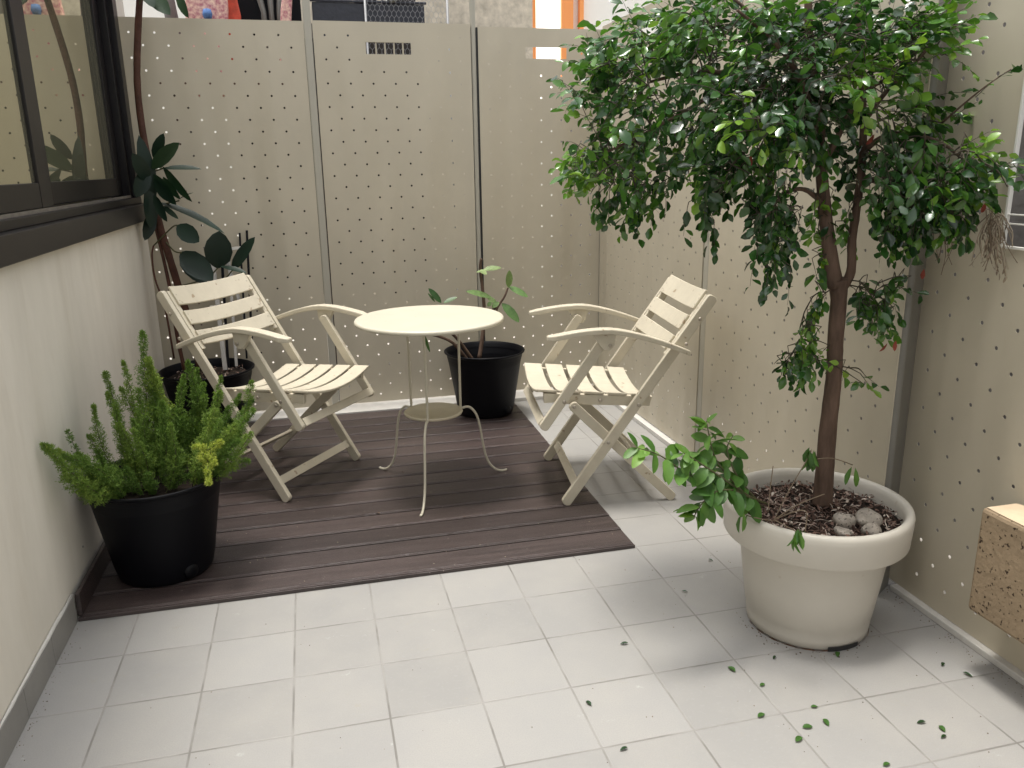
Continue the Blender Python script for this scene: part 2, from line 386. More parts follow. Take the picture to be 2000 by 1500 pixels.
# room behind the window: floor and back wall so nothing is open to the sky
b = MB(); b.box((XL-2.2,-6,0),(XL-2.1,YB+.3,2.42)); b.box((XL-2.2,-6,2.4202),(XL+.02,YB+.3,2.46)); b.box((XL-2.0999,YB+.2,0),(XL-.301,YB+.3,2.42))
loc(b.build('room_shell', M['render'], house), house.location)
# small dark nail holes in the plaster
for (y, z) in ((.62,.20),(.43,.155)):
    b = MB(); b.box((XL-.002,y-.003,z-.003),(XL+.0008,y+.003,z+.003)); loc(b.build('nail_hole', M['dark_gap'], house), house.location)

# ---- perforated panels
PX, PZ = .0575, .0572
def panel(name, origin, du, width, z0, z1, label, slots=(), hole=.0056, top_off=.067, flange=True, cut=None, shift=0, flip=False):
    """sheet metal panel from origin along du (unit), staggered round holes, optional slots/cut rectangles (u0,u1,z0,z1)"""
    du = Vector(du); up = Vector((0,0,1)); nrm = du.cross(up)
    if flip: nrm = -nrm
    root = empty(name, origin, label=label, cat='fence screen', group='perforated fence screens')
    b = MB()
    ztop = z1-top_off+PZ/2; rows = int((ztop-z0)/PZ)
    us = [0.0]; m0 = (width-int((width-.04)/PX)*PX)/2 + shift
    u = m0
    while u < width-1e-4:
        if u > 1e-4: us.append(u)
        u += PX
    us.append(width)
    zs = [z1, ztop]+[ztop-PZ*(k+1) for k in range(rows)]
    if zs[-1]-z0 > 1e-4: zs.append(z0)
    rects = list(slots)+([cut] if cut else [])
    # snap rects to grid lines
    def snap(v, arr): return min(arr, key=lambda a: abs(a-v))
    rects = [(snap(r[0],us),snap(r[1],us),snap(r[2],zs),snap(r[3],zs)) for r in rects]
    vid = {}; V = []
    def gv(u_, z_):
        k = (round(u_,5), round(z_,5))
        if k not in vid: vid[k] = len(V); V.append(du*u_+up*z_)
        return vid[k]
    F = []
    for j in range(len(zs)-1):
        za, zb = zs[j+1], zs[j]
        for i in range(len(us)-1):
            ua, ub = us[i], us[i+1]
            mu_, mz = (ua+ub)/2, (za+zb)/2
            if any(r[0]-1e-4 < mu_ < r[1]+1e-4 and r[2]-1e-4 < mz < r[3]+1e-4 for r in rects): continue
            a, c, d_, e = gv(ua,za), gv(ub,za), gv(ub,zb), gv(ua,zb)
            near = any(r[0]-.03 < mu_ < r[1]+.03 and r[2]-.03 < mz < r[3]+.03 for r in rects)
            full = abs(ub-ua-PX) < 1e-4 and abs(zb-za-PZ) < 1e-4
            if full and j >= 1 and (i+j) % 2 == 0 and not near:
                n0 = len(V)
                for k in range(8):
                    an = 2*math.pi*(k+.5)/8; V.append(du*(mu_+hole*math.cos(an))+up*(mz+hole*math.sin(an)))
                # corners: order e(ur)=d_, e=ul, a=ll, c=lr ; ring k=0..7 ccw from angle 22.5
                F += [(d_, n0+1, n0+0), (d_, e, n0+2, n0+1), (e, n0+3, n0+2), (e, a, n0+4, n0+3), (a, n0+5, n0+4), (a, c, n0+6, n0+5), (c, n0+7, n0+6), (c, d_, n0+0, n0+7)]
            else: F.append((a, c, d_, e))
    b.add(V, F)
    o = b.build('sheet', M['fence'], root)
    so = o.modifiers.new('solidify', 'SOLIDIFY'); so.thickness = .0022; so.offset = 0
    if flange:
        f = MB(); t = .0025; dp = .022
        def slab(u0, u1, za, zb):
            c0 = du*u0+up*za; e1 = du*(u1-u0); e2 = -nrm*dp; e3 = up*(zb-za)
            c0 = c0-nrm*.0014
            vv = [c0, c0+e1, c0+e1+e2, c0+e2]; vv += [p+e3 for p in vv]
            f.add(vv, [(3,2,1,0),(4,5,6,7),(0,1,5,4),(1,2,6,5),(2,3,7,6),(3,0,4,7)])
        slab(.0005, t, z0+.003, z1-.003); slab(width-t, width-.0005, z0+.003, z1-.003); slab(t+.0002, width-t-.0002, z1-t, z1-.0004)
        f.build('edge_flange', M['fence'], root)
    return root, rects
ZT = 2.030
panel('perforated_screen', (-1.885,YB,0), (1,0,0), .893, .035, ZT, 'perforated beige metal panel behind the rubber plant, left end of the back fence', shift=.006)
p2, sl2 = panel('perforated_screen', (-.948,YB-.004,0), (1,0,0), .803, .035, ZT+.004, 'perforated beige metal panel with barred handle slot behind the round table', slots=[(.285,.510,1.884,1.949)])
p3, sl3 = panel('perforated_screen', (-.105,YB,0), (1,0,0), .688, .035, ZT-.006, 'perforated beige metal panel with a bright handle slot in the back right corner', slots=[(.258,.485,1.878,1.945)])
panel('perforated_screen', (XR,2.252,0), (0,-1,0), 1.285, .030, ZT+.008, 'perforated beige metal side panel behind the right folding chair', slots=[(.525,.770,1.872,1.950)])
panel('perforated_screen', (XR,.912,0), (0,-1,0), 1.185, .030, ZT+.008, 'perforated beige metal side panel behind the potted tree trunk')
pn, sln = panel('perforated_screen', (XN,-.226,0), (0,-1,0), 4.2, .022, ZT+.02, 'perforated beige metal side panel with framed opening, nearest on the right', cut=(.272,.85,1.115,1.63), hole=.0060)
# bars in the slot of the second panel
u0, u1, za, zb = sl2[0]
b = MB()
for k in range(1, 5):
    u = u0+(u1-u0)*k/5+.006; b.box((u-.0035,.0045,za-.004),(u+.0035,.011,zb+.004))
b.box((u0-.01,.0112,zb+.0002),(u1+.01,.0132,zb+.008)); b.box((u0-.01,.0112,za-.008),(u1+.01,.0132,za-.0002))
b.build('slot_bar', M['fence'], p2)
# frame in the near panel opening
u0, u1, za, zb = sln[0]
b = MB(); t = .007
b.box((-.006,-u0-t,za),(.006,-u0,zb)); b.box((-.006,-u1,za),(.006,-u1+t,zb)); b.box((-.0055,-u1+t,za),(.0055,-u0-t,za+t)); b.box((-.0055,-u1+t,zb-t),(.0055,-u0-t,zb))
b.box((-.003,-u1+t,za+.060),(.003,-u0-t,za+.064)); b.box((-.003,-u1+t,za+.083),(.003,-u0-t,za+.087))
b.build('opening_frame', M['white_paint'], pn, bevel=.001)
# posts
def post(p, sx, sy, h, label, name='fence_post'):
    b = MB(); b.box((-sx/2,-sy/2,0),(sx/2,sy/2,h)); o = b.build(name, M['post'], bevel=min(.006,sx*.2)); o.location = p
    tag(o, label, 'post', 'fence posts'); return o
post((-.972,YB+.012,0), .038, .038, 2.9, 'slim square steel post between the two left back panels')
post((-.128,YB+.016,0), .026, .030, 2.9, 'slim square steel post at the middle right of the back fence, behind the small plant')
post((.598,YB+.006,0), .024, .024, 2.02, 'thin steel corner post where back and side fence meet')
post((XR+.016,.938,0), .034, .046, 2.02, 'square steel post between the two far side panels behind the right chair')
for p_, x0, x1, y0, y1 in ((0,-.9520,-.9488,YB-.003,YB+.012),(0,-.1148,-.1058,YB-.002,YB+.014),(0,-.1452,-.1435,YB-.001,YB+.010)):  # dark of the gaps beside the posts, added as black strips
    b = MB(); b.box((x0,y0,.05),(x1,y1,2.02)); tag(b.build('gap_shade_strip', M['dark_gap']), 'thin black strip added as the dark of the gap '+('right of the left back post' if x0 < -.5 else ('right of the middle back post' if x0 > -.12 else 'left of the middle back post')), 'shade strip', 'added dark gap strips beside the fence posts')
b = MB(); prof = []
for k in range(9):
    a = math.pi/2*k/8; prof.append((XR+.020-.020*math.sin(a)-.0, -.279-.0+.020-.020*math.cos(a)-.02, 0))
# folded pillar: rounded toward the courtyard, closing the step between the two fence lines
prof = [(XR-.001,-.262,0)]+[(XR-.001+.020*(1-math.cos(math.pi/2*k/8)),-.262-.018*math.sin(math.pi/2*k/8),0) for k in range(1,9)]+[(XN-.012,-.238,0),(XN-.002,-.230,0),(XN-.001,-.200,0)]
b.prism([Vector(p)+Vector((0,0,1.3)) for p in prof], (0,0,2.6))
o = b.build('fence_pillar', mat('shaded_pillar_grey', (.20,.19,.165), .4, .5, var=.1)); tag(o, 'tall folded steel pillar behind the tree where the side fence steps back', 'pillar')  # shade of the step face put into a darker grey

# ================================================================== DECK
deck = empty('deck', (-.9,1.18,0), label='dark brown composite decking under the table and chairs', cat='deck')
DZ = .014
nb = 15; pitch = 1.905/nb
for k in range(nb):
    y0 = .230+k*pitch
    b = MB(); xa, xb = -1.812, -.008+.0018*k*1.0
    # two shallow ribs: toned lighter to paint in the sheen along the bevelled edge
    tn = rnd.uniform(.15,.85)
    b.box((xa,y0+.0034,.003),(xb,y0+pitch-.0034,DZ), tone=tn)
    for q in (.0105,.0150): b.box((xa+.001,y0+q,DZ-.001),(xb-.001,y0+q+.0022,DZ+.0012), tone=min(1,tn+.35))
    o = b.build('board', M['deck'], deck, bevel=.0045); o.location = -deck.location
b = MB(); b.box((-1.815,.236,0.0005),(-.012,2.130,.0032)); loc(b.build('underlay', M['deck_dark'], deck), deck.location)
b = MB(); b.box((XL+.0122,.236,.0145),(XL+.026,2.13,.088)); loc(b.build('side_board', M['deck'], deck, bevel=.002), deck.location)
b = MB(); b.box((-1.816,.2255,.001),(-.006,.2325,.0125)); loc(b.build('front_trim', M['deck'], deck, bevel=.001), deck.location)

# ================================================================== CHAIR
def make_chair():
    r = empty('folding_chair', (0,0,0))
    W = M['cream']; H = .255
    for s in (-1, 1):
        b = MB(); b.bar((.000,s*H,.004),(.548,s*H,.835), .040, .021, (0,1,0), round_ends=True)
        # flat foot
        o = b.build('long_leg', W, r, bevel=.0025)
        b = MB(); b.bar((.452,s*(H-.024),.006),(.018,s*(H-.024),.412), .038, .021, (0,1,0), round_ends=True); b.build('short_leg', W, r, bevel=.0025)
        b = MB(); b.bar((-.096,s*(H+.0),.318),(.136,s*(H+.0),.672), .038, .020, (0,1,0), round_ends=True); b.build('arm_post', W, r, bevel=.0025)
        b = MB(); prof = [(-.088,0,.452),(.345,0,.432),(.335,0,.392),(-.030,0,.408),(-.045,0,.414),(-.085,0,.412)]
        b.prism([Vector(p)+Vector((0,s*(H-.048),0)) for p in prof], (0,.020,0)); b.build('seat_rail', W, r, bevel=.002)
        # armrest : curved sweep
        b = MB(); N = 16; rings = []
        for i in range(N+1):
            t = i/N; u = -.088+t*(.462+.088)
            z = .688+.030*math.sin(min(1,t/.42)*math.pi/2) if t < .42 else .718-.088*((t-.42)/.58)**1.5
            wd = .046 if t < .5 else .046-.024*((t-.5)/.5)
            if i == 0: wd = .030
            th = .021 if t > .06 else .017
            vin = H-.006 if t < .5 else H-.006+.020*((t-.5)/.5)
            vin += .004
            rings.append([(u,s*vin,z-th),(u,s*(vin+wd),z-th),(u,s*(vin+wd),z),(u,s*vin,z)])
        vv = [p for q in rings for p in q]; fs = []
        for i in range(N):
            for k in range(4):
                k2 = (k+1) % 4; f = (i*4+k,(i+1)*4+k,(i+1)*4+k2,i*4+k2); fs.append(f if s < 0 else f[::-1])
        e0 = (0,1,2,3); e1 = (N*4+3,N*4+2,N*4+1,N*4)
        fs += [e0 if s < 0 else e0[::-1], e1 if s < 0 else e1[::-1]]
        b.add(vv, fs); o = b.build('armrest', W, r, bevel=.004)
        for pl in o.data.polygons: pl.use_smooth = False
        b = MB(); prof = [(.085,0,.695),(.172,0,.695),(.166,0,.650),(.150,0,.634),(.128,0,.634),(.112,0,.652)]
        b.prism([Vector(p)+Vector((0,s*(H+.0215),0)) for p in prof], (0,.021,0)); b.build('arm_bracket', W, r, bevel=.002)
        # bolts
        for (u, z, v) in ((.165,.262,H+.011),(.498,.748,H+.011),(.278,.413,H+.011),(.136,.420,H-.036),(-.014,.430,H+.011),(.150,.655,H+.033),(.444,.655,H+.030),(.030,.402,H-.012)):
            b = MB(); q = Vector((u,s*v,z)); b.tube([q,q+Vector((0,s*.003,0)),q+Vector((0,s*.0042,0))],[.0075,.0070,.003],12)
            b.build('bolt', M['steel'], r)
    # stretchers
    b = MB(); b.bar((.046,-H+.011,.080),(.046,H-.011,.080), .034, .012, (.83,0,-.55)); b.build('foot_stretcher', W, r, bevel=.002)
    b = MB(); b.bar((-.098,-H+.012,.345),(-.098,H-.012,.345), .034, .012, (.83,0,-.55)); b.build('front_stretcher', W, r, bevel=.002)
    b = MB(); b.bar((.345,-H+.036,.112),(.345,H-.036,.112), .034, .012, (.68,0,.73)); b.build('rear_stretcher', W, r, bevel=.002)
    b = MB(); b.tube([(-.010,-H+.01,.420),(-.010,H-.01,.420)], .009, 12); b.build('dowel', W, r)
    # seat slats
    N = 14
    for k in range(5):
        u0 = -.112+k*.0925; u1 = u0+.076; top = []; 
        for i in range(N+1):
            t = i/N*2-1; v = t*.222; z = .471-.0045*k*1.25-.034*(1-t*t)
            cv = .006*(1-t*t) if k in (0,) else 0
            top.append((v, z, cv))
        vv = []; th = .011
        for v, z, cv in top:
            dz = -.005
            vv += [(u0-cv,v,z-th),(u1,v,z-th+dz),(u1,v,z+dz),(u0-cv,v,z)]
        fs = []
        for i in range(N):
            for q in range(4):
                q2 = (q+1) % 4; fs.append((i*4+q,(i*4+q2),((i+1)*4+q2),((i+1)*4+q)))
        fs += [(3,2,1,0),(N*4,N*4+1,N*4+2,N*4+3)]
        b = MB(); b.add(vv, fs); o = b.build('seat_slat', W, r, bevel=.003)
        for s in (-1, 1):
            for du in (.02,.056):
                b = MB(); q = Vector((u0+du,s*.208,.4655-.0045*k*1.25-.005)); b.tube([q,q+Vector((0,0,.0022))],[.0032,.0025],8); b.build('screw', M['steel'], o)
    # back slats on the front face of the uprights
    d = (Vector((.548,0,.835))-Vector((0,0,0))).normalized(); nf = Vector((-d.z,0,d.x))
    L0 = (Vector((.548,0,.835))).length
    for s in (-1, 1):
        b = MB(); b.bar(d*(L0-.285)+Vector((0,s*(H-.026),0))+nf*.006, d*(L0-.010)+Vector((0,s*(H-.026),0))+nf*.006, .026, .022, (0,1,0)); b.build('back_batten', W, r, bevel=.002)
    for k, (a0, hgt) in enumerate(((-.082,.087),(-.175,.065),(-.269,.065))):
        vv = []; th = .011
        for i in range(N+1):
            t = i/N*2-1; v = t*.226; off = .0295-.026*(1-t*t)+.0
            pl = d*(L0+a0)+nf*off; ph = d*(L0+a0+hgt)+nf*off
            for p, o_ in ((pl,-th),(ph,-th),(ph,0),(pl,0)):
                q = p+nf*o_; vv.append((q.x,v,q.z))
        fs = []
        for i in range(N):
            for q in range(4):
                q2 = (q+1) % 4; fs.append((i*4+q,(i+1)*4+q,(i+1)*4+q2,i*4+q2))
        fs += [(0,1,2,3),(N*4+3,N*4+2,N*4+1,N*4)]
        b = MB(); b.add(vv, fs); o = b.build('back_slat', W, r, bevel=.003)
        for s in (-1, 1):
            for dh in (.018,.046):
                q = d*(L0+a0+dh)+nf*.0245; q.y = s*.213
                b = MB(); b.tube([q,q+nf*.003],[.0034,.0026],8); b.build('screw', M['steel'], o)
    return r
ch = make_chair()
tag(ch, 'cream slatted folding armchair on the left, facing right towards the table', 'chair', 'folding chairs beside the round table')
ch.location = (-1.0567,1.170,DZ-.001); ch.rotation_euler = (0,0,R(143.6))
ch2 = copy_tree(ch)
tag(ch2, 'cream slatted folding armchair on the right, facing left, half off the decking', 'chair', 'folding chairs beside the round table')
ch2.location = (-.106,.882,.0125); ch2.rotation_euler = (0,R(1.55),R(-8.0))

# ================================================================== TABLE
tb = empty('bistro_table', (-.600,.983,DZ), label='small round cream metal table on three bent rod legs', cat='table')
b = MB(); RT = .300; b.lathe([(.0001,.722),(RT-.030,.722),(RT-.012,.722),(RT-.007,.7217),(RT-.003,.720),(RT-.0005,.7165),(RT,.712),(RT-.001,.706),(RT-.006,.704),(RT-.010,.710),(.0001,.7135)], 96)
b.build('tabletop', M['table'], tb)
b = MB(); b.lathe([(.0001,.322),(.104,.322),(.109,.328),(.119,.329),(.122,.324),(.119,.318),(.108,.314),(.0001,.314)], 64)
b.build('lower_shelf', M['shelf'], tb)
for a in (130.7,-109.1,12.5):
    a = R(a); c, s = math.cos(a), math.sin(a)
    def P(r_, z_): return (r_*c, r_*s, z_)
    path = [(.128,.706),(.124,.60),(.123,.48),(.1225,.36),(.123,.328),(.131,.321),(.146,.323),(.165,.318),(.186,.296),(.201,.262),(.211,.215),(.220,.155),(.232,.095),(.250,.050),(.276,.020),(.303,.006),(.326,.0045),(.334,.008)]
    # smooth with catmull-rom
    pts = []
    for i in range(len(path)-1):
        p0 = path[max(i-1,0)]; p1 = path[i]; p2_ = path[i+1]; p3_ = path[min(i+2,len(path)-1)]
        for t in (0,.33,.66):
            f = lambda a_,b_,c_,d_: .5*((2*b_)+(-a_+c_)*t+(2*a_-5*b_+4*c_-d_)*t*t+(-a_+3*b_-3*c_+d_)*t**3)
            pts.append(P(f(p0[0],p1[0],p2_[0],p3_[0]), f(p0[1],p1[1],p2_[1],p3_[1])))
    pts.append(P(*path[-1]))
    b = MB(); b.tube(pts, .0052, 10); b.build('leg', M['table'], tb)

# ================================================================== POTS
def black_pot(locn, rb, rt, h, label, soil_z, ribs=True):
    o = empty('plant_pot', locn, label=label, cat='plant pot', group='black plastic plant pots')
    b = MB()
    k = lambda z: rb+(rt-.012-rb)*(z/h)
    prof = [(.001,.002),(rb-.02,.0),(rb-.004,.004),(rb,.014),(k(.05),.05),(k(h*.88),h*.88),(k(h*.90)+.003,h*.90),(k(h*.95)+.002,h*.95),(rt-.006,h-.012),(rt,h-.008),(rt+.001,h-.002),(rt-.003,h+.001),(rt-.010,h-.002),(rt-.014,h-.03),(k(h*.5)-.008,h*.5),(k(.05)-.01,.05)]
    b.lathe(prof, 72); b.build('pot_shell', M['black'], o)
    b = MB(); n = 24; vv = [(0,0,soil_z+.008)]; rs = k(soil_z)-.006
    for j, q in enumerate((.35,.7,1.0)):
        for i in range(n):
            a = 2*math.pi*i/n; vv.append((rs*q*math.cos(a),rs*q*math.sin(a),soil_z+rnd.uniform(-.006,.008)*(1 if q<1 else .3)))
    fs = [(0,1+i,1+(i+1)%n) for i in range(n)]
    for j in range(2):
        for i in range(n):
            i2 = (i+1)%n; fs.append((1+j*n+i,1+(j+1)*n+i,1+(j+1)*n+i2,1+j*n+i2))
    b.add(vv, fs, smooth=True); b.build('soil', M['soil'], o)
    for a in (-52,):
        a = R(a); b = MB(); c = Vector((math.cos(a),math.sin(a),0)); q = c*(k(.04)-.004)+Vector((0,0,.036))
        b.tube([q,q+c*.006,q+c*.011],[.026,.024,.012],16); b.build('drain_plug', M['black'], o)
    return o
black_pot((-1.602,.500,DZ), .152, .222, .343, 'large black plastic pot of foxtail fern by the left wall, front of the decking', .30)
black_pot((-.175,1.955,DZ), .150, .217, .350, 'black plastic pot of a small bare-stemmed plant behind the table', .26)
black_pot((-1.595,1.985,DZ), .160, .228, .345, 'black plastic pot of the rubber plant in the back left corner', .30)
# loose dry bark on the rubber plant soil
b = MB()
for i in range(240):
    a = rnd.uniform(0,6.28); r_ = .19*math.sqrt(rnd.random()); c = Vector((-1.595+r_*math.cos(a),1.985+r_*math.sin(a),.322+rnd.uniform(0,.012)))
    b.leaf(c, (rnd.uniform(-1,1),rnd.uniform(-1,1),rnd.uniform(-.3,.5)), (rnd.uniform(-.5,.5),rnd.uniform(-.5,.5),1), rnd.uniform(.008,.02), rnd.uniform(.004,.008), tone=rnd.uniform(.3,1))
tag(b.build('bark_litter', M['chips']), 'dry bark litter on the soil of the back left pot', 'litter', kind='stuff')

wp = empty('white_planter', (.308,-.338,0), label='big white plastic planter with thick rim holding the tree', cat='plant pot')
b = MB()
prof = [(.001,.004),(.150,.004),(.163,.0),(.171,.006),(.174,.03),(.1765,.058),(.178,.060),(.192,.16),(.2075,.280),(.212,.287),(.242,.287),(.2505,.2880),(.2530,.2915),(.2575,.357),(.2575,.372),(.254,.381),(.247,.3845),(.239,.383),(.233,.376),(.230,.362),(.226,.29)]
b.lathe(prof, 96); b.build('pot_shell', M['white_pot'], wp)
b = MB(); 
for k in range(10):
    a = R(-98+k*2.6); 
vv = []; n = 12
for k in range(n+1):
    a = R(-104+k*2.7); vv += [(.1745*math.cos(a),.1745*math.sin(a),.0016),(.1752*math.cos(a),.1752*math.sin(a),.016)]
b.add(vv, [(2*k,2*k+2,2*k+3,2*k+1) for k in range(n)]); b.build('drain_notch', M['dark_gap'], wp)
vv = []; n = 40
for k in range(n+1):
    a = R(-190+k*4.4); vv += [(.1722*math.cos(a),.1722*math.sin(a),.0012),(.1738*math.cos(a),.1738*math.sin(a),.0045+.002*math.sin(k*1.7))]
b = MB(); b.add(vv, [(2*k,2*k+2,2*k+3,2*k+1) for k in range(n)]); b.build('dirt_line', M['rust'], wp)
b = MB(); vv = [(0,0,.338)]; n = 40; rings = 6
for j in range(1, rings+1):
    for i in range(n):
        a = 2*math.pi*i/n; q = .227*j/rings; vv.append((q*math.cos(a),q*math.sin(a),.334+rnd.uniform(-.005,.006)))
fs = [(0,1+i,1+(i+1)%n) for i in range(n)]
for j in range(rings-1):
    for i in range(n):
        i2 = (i+1)%n; fs.append((1+j*n+i,1+(j+1)*n+i,1+(j+1)*n+i2,1+j*n+i2))
b.add(vv, fs, smooth=True); b.build('soil', M['soil'], wp)
b = MB(); WP = Vector((.308,-.338,0))
for i in range(2600):
    a = rnd.uniform(0,6.28); r_ = .222*math.sqrt(rnd.random()); c = WP+Vector((r_*math.cos(a),r_*math.sin(a),.338+rnd.uniform(-.002,.012)))
    b.leaf(c, (rnd.uniform(-1,1),rnd.uniform(-1,1),rnd.uniform(-.5,.6)), (rnd.uniform(-.7,.7),rnd.uniform(-.7,.7),1), rnd.uniform(.008,.024), rnd.uniform(.003,.009), bend=rnd.uniform(-.3,.5), tone=min(1,max(0,rnd.gauss(.50,.30))))
for i in range(140):   # grey dry stems
    a = rnd.uniform(0,6.28); r_ = .18*math.sqrt(rnd.random()); c = WP+Vector((r_*math.cos(a)-.03,r_*math.sin(a)-.02,.343+rnd.uniform(0,.012)))
    d = Vector((rnd.uniform(-1,1),rnd.uniform(-1,1),rnd.uniform(-.1,.35)))*rnd.uniform(.02,.05)
    b.tube([c,c+d*.5+Vector((0,0,.004)),c+d], .0008, 4, tone=rnd.uniform(.55,1))
tag(b.build('bark_mulch', M['chips']), 'reddish bark chips and dry leaves covering the white planter soil', 'mulch', kind='stuff')
def rock(p, s, seed, label, flat=.7):
    q = random.Random(seed); b = MB(); n = 14; m_ = 9; vv = []; fs = []
    for i in range(m_+1):
        th = math.pi*i/m_
        for k in range(n):
            ph = 2*math.pi*k/n; f = 1+.12*math.sin(3*ph+seed)+.10*math.cos(2*th*1.5+seed*2)+q.uniform(-.07,.07)
            vv.append((s[0]*f*math.sin(th)*math.cos(ph),s[1]*f*math.sin(th)*math.sin(ph),s[2]*f*math.cos(th)))
    for i in range(m_):
        for k in range(n): k2 = (k+1)%n; fs.append((i*n+k,(i+1)*n+k,(i+1)*n+k2,i*n+k2))
    b.add(vv, fs, smooth=True); o = b.build('rock', M['rock']); o.location = p; o.rotation_euler = (0,0,seed)
    sb = o.modifiers.new('s','SUBSURF'); sb.levels = 2; sb.render_levels = 2
    tag(o, label, 'rock', 'rocks in the white planter'); return o
rock((.400,-.445,.360), (.044,.034,.026), 1, 'largest pale pumice rock lying on the planter mulch, right of the trunk')
rock((.325,-.445,.357), (.033,.028,.024), 2, 'yellowish rough rock next to the tree trunk in the planter')
rock((.372,-.502,.354), (.028,.026,.018), 3, 'small grey rock nearest the planter rim, in front of the largest rock')
rock((.292,-.487,.350), (.028,.020,.012), 5, 'flat broken grey rock between the trunk and the planter rim')

# ---- travertine block at the right edge
bx = empty('stone_block', (.615,-.95,.27), label='tan pitted stone block with round hole at the right edge', cat='stone block')
b = MB(); b.box((-.058,-.14,-.092),(.058,.290,.196))
b.build('block_body', M['block'], bx, bevel=.010)
b = MB(); x0, x1, y0, y1, z = -.050,.050,-.132,.282,.1975
n = 40; hc = (.006,.175); vv = []; 
for k in range(n):
    a = 2*math.pi*k/n; vv.append((hc[0]+.030*math.cos(a),hc[1]+.030*math.sin(a),z))
for k in range(n):
    a = 2*math.pi*k/n; c_, s_ = math.cos(a), math.sin(a)
    tx = (x1-hc[0])/c_ if c_ > 1e-6 else ((x0-hc[0])/c_ if c_ < -1e-6 else 1e9)
    ty = (y1-hc[1])/s_ if s_ > 1e-6 else ((y0-hc[1])/s_ if s_ < -1e-6 else 1e9)
    q = min(tx,ty); vv.append((hc[0]+q*c_,hc[1]+q*s_,z))
b.add(vv, [(k,n+k,n+(k+1)%n,(k+1)%n) for k in range(n)]); b.build('block_cap', M['block_top'], bx)
b = MB(); b.lathe([(.030,.1974),(.0295,.1968),(.0001,.1966)], 32, center=(hc[0],hc[1],0)); b.build('hole_bottom', M['block'], bx)

# ================================================================== TREE
tree = empty('potted_tree', at(1610,950,-.30), label='leafy small tree with bare brown trunk and dense dark crown in the white planter', cat='tree')
T0 = tree.location.copy()
tree.location.z = .335; T0.z = .335
def rel(o): o.location = -T0; return o
def P3(px, py, Y): return at(px, py, Y)
def smooth_path(pts, k=5):
    out = []
    pts = [Vector(p) for p in pts]
    for i in range(len(pts)-1):
        p0, p1, p2_, p3_ = pts[max(i-1,0)], pts[i], pts[i+1], pts[min(i+2,len(pts)-1)]
        for j in range(k):
            t = j/k; out.append(.5*((2*p1)+(-p0+p2_)*t+(2*p0-5*p1+4*p2_-p3_)*t*t+(-p0+3*p1-3*p2_+p3_)*t**3))
    out.append(pts[-1]); return out
br_pts = []      # (point, radius) cloud for attaching twigs
def limb(keys, r0, r1, name='branch', mi=M['bark'], n=10, jit=.0):
    pts = smooth_path([P3(*k) for k in keys]); N = len(pts)
    rad = [r0+(r1-r0)*i/(N-1)+rnd.uniform(-1,1)*r0*.05 for i in range(N)]
    b = MB(); b.tube(pts, rad, n); rel(b.build(name, mi, tree))
    for p in pts: br_pts.append(p)
b = MB()
tp = smooth_path([P3(1606,985,-.30),P3(1610,930,-.30),P3(1617,840,-.30),P3(1628,740,-.30),P3(1632,660,-.30),P3(1638,585,-.30),P3(1636,545,-.30)], 6)
rads = [.0285,.0275,.0268,.026,.0255,.025,.0248,.0246,.0243]; N = len(tp)
b.tube(tp, [ (.0285-.0068*min(1,i/(N*.5))) + rnd.uniform(-1,1)*.0006 + (.006 if i > N-7 else 0)*((i-(N-7))/7) for i in range(N)], 18)
rel(b.build('trunk', M['bark'], tree))
limb([(1632,560,-.30),(1622,500,-.30),(1612,420,-.29),(1604,330,-.28),(1598,240,-.27),(1588,150,-.26),(1580,60,-.26),(1578,-60,-.25)], .0215, .009)
limb([(1644,565,-.30),(1662,530,-.31),(1664,470,-.31),(1674,400,-.31),(1684,310,-.30),(1686,220,-.29),(1680,120,-.28),(1675,0,-.27)], .0135, .0075)
limb([(1604,300,-.28),(1570,240,-.24),(1520,190,-.20),(1450,150,-.15),(1360,140,-.10),(1270,160,-.05)], .011, .004)
limb([(1600,330,-.28),(1630,280,-.30),(1656,225,-.33),(1690,180,-.36),(1740,150,-.40)], .010, .004)
limb([(1599,250,-.27),(1560,150,-.33),(1510,80,-.38),(1440,20,-.42)], .009, .003)
limb([(1590,200,-.26),(1530,100,-.15),(1460,20,-.05),(1380,-40,.0)], .009, .003)
limb([(1684,300,-.30),(1720,270,-.34),(1770,262,-.38),(1840,280,-.42),(1900,330,-.46)], .008, .003)
limb([(1686,240,-.29),(1730,180,-.28),(1790,120,-.28),(1840,60,-.30)], .008, .003)
limb([(1610,400,-.29),(1570,370,-.32),(1530,380,-.36),(1500,420,-.40)], .007, .003)
limb([(1450,150,-.15),(1350,210,-.12),(1260,260,-.14),(1180,300,-.16)], .006, .0025)
limb([(1680,340,-.30),(1720,360,-.34),(1780,380,-.38),(1850,400,-.44),(1920,400,-.50)], .006, .0025)
limb([(1840,240,-.40),(1880,205,-.44),(1930,165,-.47),(1975,135,-.50)], .003, .0012)

